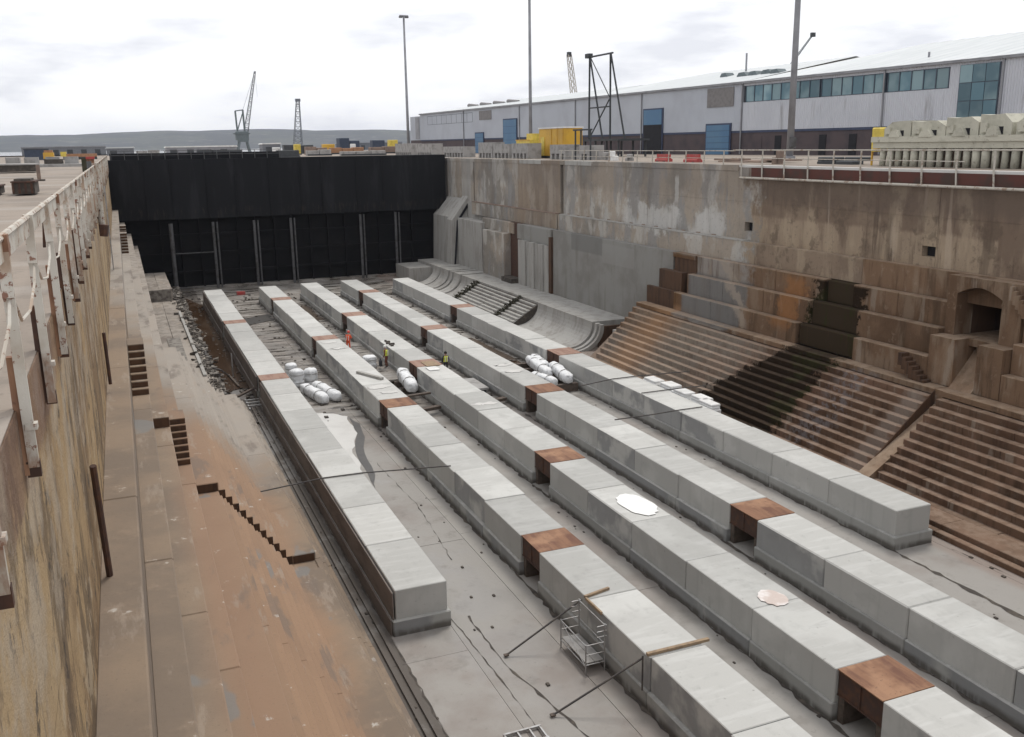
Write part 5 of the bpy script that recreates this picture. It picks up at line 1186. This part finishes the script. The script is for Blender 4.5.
far_items = [(40.2, 230, 1.6, 1.6, 2.6, 'yellow_bright', 'small yellow upright tank below the lattice tower'), (54.2, 262, 3.4, 2, 2.9, 'yellow_paint', 'yellow machine left of the dark blue box building'), (57.0, 250, 5.4, 4, 4.0, 'blue_dark', 'dark blue box building on the far quay'),
             (68, 262, 3.6, 3, 3.6, 'blue_dark', 'smaller dark teal container on the far quay'), (66.3, 240, 2.4, 2, 4.0, 'yellow_bright', 'bright yellow cabin right of the teal container'), (43.6, 225, 5, 3, 1.9, 'block_brown', 'low brown stack right of the small yellow tank'),
             (51.5, 228, 8, 3, 1.7, 'orange_paint', 'faded orange brick pile in the middle of the far quay'), (59.4, 224, 6.5, 3, 1.9, 'block_brown', 'low brown pile in the middle of the far quay'), (46, 262, 8, 3, 2.5, 'dark_steel', 'dark low stores building behind the brown stack'),
             (38.5, 196, 5, 2, 1.2, 'block_grey', 'short pale kerb line beyond the caisson deck'), (29, 176, 4, 2, 1.5, 'dark_steel', 'dark fence panel stack beyond the caisson railing'), (33, 215, 1.6, 2, 2.1, 'white_paint', 'small white cabin beyond the caisson'),
             (67.5, 216, 6, 2, 1.8, 'block_grey', 'low grey pile at the right of the far quay'), (74.5, 233, 5, 3, 1.9, 'block_brown', 'brown stack just left of the far lighting mast'), (20, 205, 9, 2, 1.6, 'dark_steel', 'dark low wall of crates beyond the caisson railing'),
             (7, 230, 5, 3, 1.6, 'block_grey', 'pale low crates left of the white-roofed shed'), (55, 236, 1.3, 1.3, 2.7, 'white_paint', 'small white upright tank in front of the dark blue building'), (45, 185, 9, 1.5, .95, 'block_grey', 'long grey kerb stack behind the right half of the caisson')]
for x, y, w, d, h, mat, lb in far_items:
    t = empty('quay_store', (x, y, 0), lb, 'store'); n = max(1, round(w / 3))
    for i in range(n): m = MB(); m.cbox(-w / 2 + i * w / n, -w / 2 + (i + 1) * w / n - .15, -d / 2, d / 2, 0, h * random.uniform(.78, 1), .08); m.build('bay', mat, t)
    part('base_rail', 'dark_steel', t, (-w / 2, w / 2, -d / 2 - .1, -d / 2 - .01, .0, .3))
# low crane: portal, house, A-frame and lattice jib
def lattice(m, a, b, w0, w1, n, r):
    a, b = Vector(a), Vector(b); d = (b - a).normalized(); u = d.cross(Vector((0, 1, 0))).normalized(); v = Vector((0, 1, 0))
    pts = []
    for i in range(n + 1):
        t = i / n; c = a.lerp(b, t); w = w0 + (w1 - w0) * t
        pts.append([c + (u * su + v * sv) * w / 2 for su, sv in ((-1, -1), (1, -1), (1, 1), (-1, 1))])
    for i in range(n):
        for j in range(4):
            m.bar(pts[i][j], pts[i + 1][j], r); m.bar(pts[i][j], pts[i + 1][(j + 1) % 4], r * .7); m.bar(pts[i][j], pts[i][(j + 1) % 4], r * .7)
t = empty('harbour_crane', (48.4, 400, 0), 'grey harbour crane with raised lattice jib beyond the caisson', 'crane'); t.scale = (.8, .9, .9)
m = MB()
for ax in (-3, 3):
    for ay in (-3, 3): m.bar((ax, ay, 0), (ax * .6, ay * .6, 5), .6)
m.box(-2.4, 2.4, -2.4, 2.4, 4.6, 5.4); m.build('portal', 'crane_grey', t)
m = MB(); m.cbox(-3.4, 2.8, -2.2, 2.2, 5.41, 9.2, .3); m.box(-4.4, 3.4, -2.5, 2.5, 8, 8.4); m.build('machine_house', 'crane_grey', t)
m = MB()
for ay in (-1.2, 1.2):
    m.bar((-2.4, ay, 9), (-2.7, ay, 18), .5); m.bar((1.2, ay, 9), (1.0, ay, 18.4), .5); m.bar((-2.7, ay, 18), (1.0, ay, 18.4), .4); m.bar((-2.4, ay, 9.3), (1.0, ay, 17.5), .25)
m.build('a_frame', 'crane_grey', t)
m = MB(); lattice(m, (1.8, 0, 9), (8.4, 0, 35), 2.0, .7, 14, .22); m.build('jib', 'lattice_grey', t)
m = MB(); m.bar((1.0, 0, 18.3), (8.2, 0, 34.6), .12); m.bar((8.4, 0, 35), (8.6, 0, 24), .08); m.build('hoist_rope', 'lattice_grey', t)
t = empty('lattice_tower', (88.2, 500, 0), 'slim lattice tower with a small top platform right of the crane', 'tower')
m = MB(); lattice(m, (-.6, 0, 0), (.9, 0, 24.5), 4.4, 1.5, 10, .26); m.build('tower_frame', 'lattice_grey', t)
part('top_platform', 'lattice_grey', t, (-.3, 2.1, -1, 1, 24.4, 25.8)); part('lamp', 'white_paint', t, (.2, 1.6, -.6, .6, 22.6, 23.3))
t = empty('dockside_crane', (146.5, 300, 0), 'pale crane jib rising behind the warehouse roof left of the gantry', 'crane')
m = MB(); lattice(m, (2.6, 0, 6), (-.9, 0, 31), 2.2, 1.2, 12, .18); m.build('jib', 'rail_white', t); part('jib_head', 'dark_steel', t, (-1.5, -.3, -.6, .6, 30.3, 31.8)); part('hook_block', 'dark_steel', t, (2.6, 3.8, -.5, .5, 17.5, 18.6)); part('cab', 'dark_steel', t, (2.2, 4.0, -1, 1, 11, 12.5)); part('mast_base', 'lattice_grey', t, (1, 4, -1.5, 1.5, 0, 8))
t = empty('tower_crane', (241, 300, 0), 'thin crane arm tip showing over the roof beside the thick mast', 'crane')
m = MB(); lattice(m, (-6, 0, 26), (6.3, 0, 40.2), .6, .4, 10, .10); m.build('jib', 'crane_grey', t); part('jib_head', 'dark_steel', t, (5.6, 7.2, -.6, .6, 39.5, 41)); m = MB(); m.bar((-6, 0, 0), (-6, 0, 27), 1.2); m.build('tower', 'crane_grey', t)

# ------------------------------------------------------------------ workers
def person(loc, rz, label, jacket, legs, head, bend=0.0, arm='down', bag_=False):
    t = empty('person', loc, label, 'person', rz=rz)
    V = {'pel': (0, 0, .95), 'waist': (0, .02 + bend * .1, 1.12), 'chest': (0, bend * .35, 1.36), 'neck': (0, bend * .5, 1.50), 'hd': (0, bend * .6 + .02, 1.62), 'hd2': (0, bend * .62 + .02, 1.72)}
    for s_, sx in (('l', -1), ('r', 1)):
        V['hip' + s_] = (.10 * sx, 0, .9); V['knee' + s_] = (.12 * sx, .05, .5); V['ank' + s_] = (.13 * sx, -.02, .09); V['toe' + s_] = (.15 * sx, .16, .04)
        V['sh' + s_] = (.19 * sx, bend * .38, 1.43); 
        if arm == 'down': V['el' + s_] = (.27 * sx, bend * .3 - .02, 1.14); V['wr' + s_] = (.28 * sx, bend * .4 + .1, .90); V['ha' + s_] = (.28 * sx, bend * .4 + .14, .80)
        else: V['el' + s_] = (.27 * sx, .16, 1.18); V['wr' + s_] = (.14 * sx, .38, 1.14); V['ha' + s_] = (.11 * sx, .46, 1.13)
    keys = list(V); idx = {k: i for i, k in enumerate(keys)}
    E = [('pel', 'waist'), ('waist', 'chest'), ('chest', 'neck'), ('neck', 'hd'), ('hd', 'hd2')]
    for s_ in 'lr': E += [('pel', 'hip' + s_), ('hip' + s_, 'knee' + s_), ('knee' + s_, 'ank' + s_), ('ank' + s_, 'toe' + s_), ('chest', 'sh' + s_), ('sh' + s_, 'el' + s_), ('el' + s_, 'wr' + s_), ('wr' + s_, 'ha' + s_)]
    me = bpy.data.meshes.new('body'); me.from_pydata([V[k] for k in keys], [(idx[a_], idx[b_]) for a_, b_ in E], [])
    o = bpy.data.objects.new('body', me); C.objects.link(o); md = o.modifiers.new('s', 'SKIN'); md.use_smooth_shade = True; sb = o.modifiers.new('u', 'SUBSURF'); sb.levels = sb.render_levels = 1
    rad = {'pel': .15, 'waist': .14, 'chest': .17, 'neck': .06, 'hd': .095, 'hd2': .085, 'hip': .10, 'knee': .065, 'ank': .045, 'toe': .04, 'sh': .075, 'el': .05, 'wr': .035, 'ha': .04}
    for k in keys:
        b_ = k if k in rad else k[:-1]; r_ = rad[b_]; me.skin_vertices[0].data[idx[k]].radius = (r_, r_ * (.8 if b_ in ('chest', 'waist', 'pel') else 1))
        me.skin_vertices[0].data[idx[k]].use_root = (k == 'pel')
    dg = bpy.context.evaluated_depsgraph_get(); ev = o.evaluated_get(dg); nm = bpy.data.meshes.new_from_object(ev)
    o.modifiers.clear(); o.data = nm; nm.materials.clear()
    for q in (jacket, legs, 'skin', 'cloth_dark'): nm.materials.append(M[q])
    for p in nm.polygons:
        z = p.center.z; x = abs(p.center.x); p.use_smooth = True
        p.material_index = 3 if z < .13 else 1 if z < .98 and x < .235 else 2 if z > 1.49 or (arm == 'down' and z < .9) or (arm != 'down' and p.center.y > .42) else 0
    o.parent = t
    hx, hy = 0, bend * .62 + .02
    m = MB(); n = 10
    for i, (zz, rr) in enumerate(((1.66, .125), (1.72, .125), (1.79, .10), (1.83, .04))):
        for j in range(n): a_ = 2 * math.pi * j / n; m.v.append((hx + rr * math.cos(a_), hy + rr * 1.1 * math.sin(a_), zz))
    for i in range(3):
        for j in range(n): m.f.append((i * n + j, i * n + (j + 1) % n, (i + 1) * n + (j + 1) % n, (i + 1) * n + j))
    m.f.append(tuple(3 * n + j for j in range(n))); m.build('helmet' if 'helmet' in head else 'hair', head, t, smooth=True)
    m = MB()
    for zz, rx, ry in ((1.0, .205, .16), (1.2, .20, .165), (1.4, .225, .17), (1.47, .15, .12)):
        for j in range(n): a_ = 2 * math.pi * j / n; m.v.append((rx * math.cos(a_), bend * (zz - 1) * .85 + ry * math.sin(a_), zz))
    for i in range(3):
        for j in range(n): m.f.append((i * n + j, i * n + (j + 1) % n, (i + 1) * n + (j + 1) % n, (i + 1) * n + j))
    m.build('vest', jacket if jacket.startswith('hivis') else 'hivis_yellow', t, smooth=True)
    m = MB()
    for sx in (-1, 1): m.box(sx * .1 - .03, sx * .1 + .03, bend * .2 - .185, bend * .2 - .172, 1.02, 1.42)
    m.build('reflective_strip', 'white_paint', t)
    return t
person((16.9, 78.2, ZF + .42), -.6, 'person in orange jacket and red helmet standing behind the second keel row', 'hivis_orange', 'hivis_orange', 'helmet_red', .3, 'front')
w2 = person((18.35, 71.0, ZF + .42), .9, 'person in yellow vest and orange trousers carrying a black bag by the middle keel row', 'cloth_brown', 'cloth_brown', 'helmet_white', .15, 'down')
w3 = person((22.5, 68.6, ZF), 0.1, 'person with dark hair and yellow vest between the middle and fourth keel rows', 'cloth_dark', 'cloth_dark', 'hair_dark', .0, 'down')
t = empty('black_bag', (17.85, 71.0, ZF + .62), 'black bag held low in the hand of the person in orange trousers', 'bag')
m = MB(); m.cbox(-.1, .1, -.24, .24, 0, .5, .06); m.build('sack', 'cloth_dark', t); part('handle', 'cloth_dark', t, (-.02, .02, -.1, .1, .5, .6))
t = empty('tool_pile', (19.2, 73.6, TOP + .01), 'dark tools heaped on the left edge of the middle keel row above the worker', 'tools')
for q in range(5): part('tool', 'debris_dark', t, (jit(.2) - .15, jit(.2) + .2, q * .5 - 1.2, q * .5 - .95 + jit(.1), 0, .12 + jit(.04)))
t = empty('plywood_offcut', (20.1, 65.5, TOP + .02), 'pale plywood offcuts on the middle keel row left of the worker with dark hair', 'plywood')
part('sheet', 'timber', t, (-.5, .5, -1.3, .3, 0, .04)); part('sheet', 'white_paint', t, (-.7, .1, -2.6, -1.5, 0, .03))

# small pieces on the far keel tops and floor: trestle between rows 3 and 4
t = empty('low_trolley', (22.3, 62.6, ZF), 'low grey trolley on the floor between middle and fourth keel rows', 'trolley')
part('deck', 'block_grey', t, (-.9, .9, -1.6, 1.6, .45, .6)); 
for a_ in (-.7, .7):
    for b_ in (-1.3, 1.3): MB().tube([(a_ - .06, b_, .22), (a_ + .06, b_, .22)], .22, 10).build('wheel', 'dark_steel', t)
plank([(16.4, 57.8, ZF + .4), (18.6, 58.3, ZF + .42)], .4, .2, 'timber_dark', 'dark timber baulk between the second and middle keel rows nearer than the propped bag')
plank([(21.2, 58.0, ZF + .35), (23.5, 58.6, ZF + .35)], .45, .2, 'timber_dark', 'dark timber baulk between the middle and fourth keel rows')

# ------------------------------------------------------------------ air
hz = bpy.data.materials.new('haze_air'); hz.use_nodes = True; ht = hz.node_tree; ht.nodes.clear()
ho = ht.nodes.new('ShaderNodeOutputMaterial'); hv = ht.nodes.new('ShaderNodeVolumePrincipled')
hv.inputs['Color'].default_value = (.80, .86, 1.0, 1); hv.inputs['Density'].default_value = .00008; hv.inputs['Anisotropy'].default_value = .2
ht.links.new(hv.outputs[0], ho.inputs['Volume'])
MB().box(-9000, 9000, -1200, 9000, -18, 140).build('haze', hz, kind='stuff')
scene.cycles.volume_bounces = 0
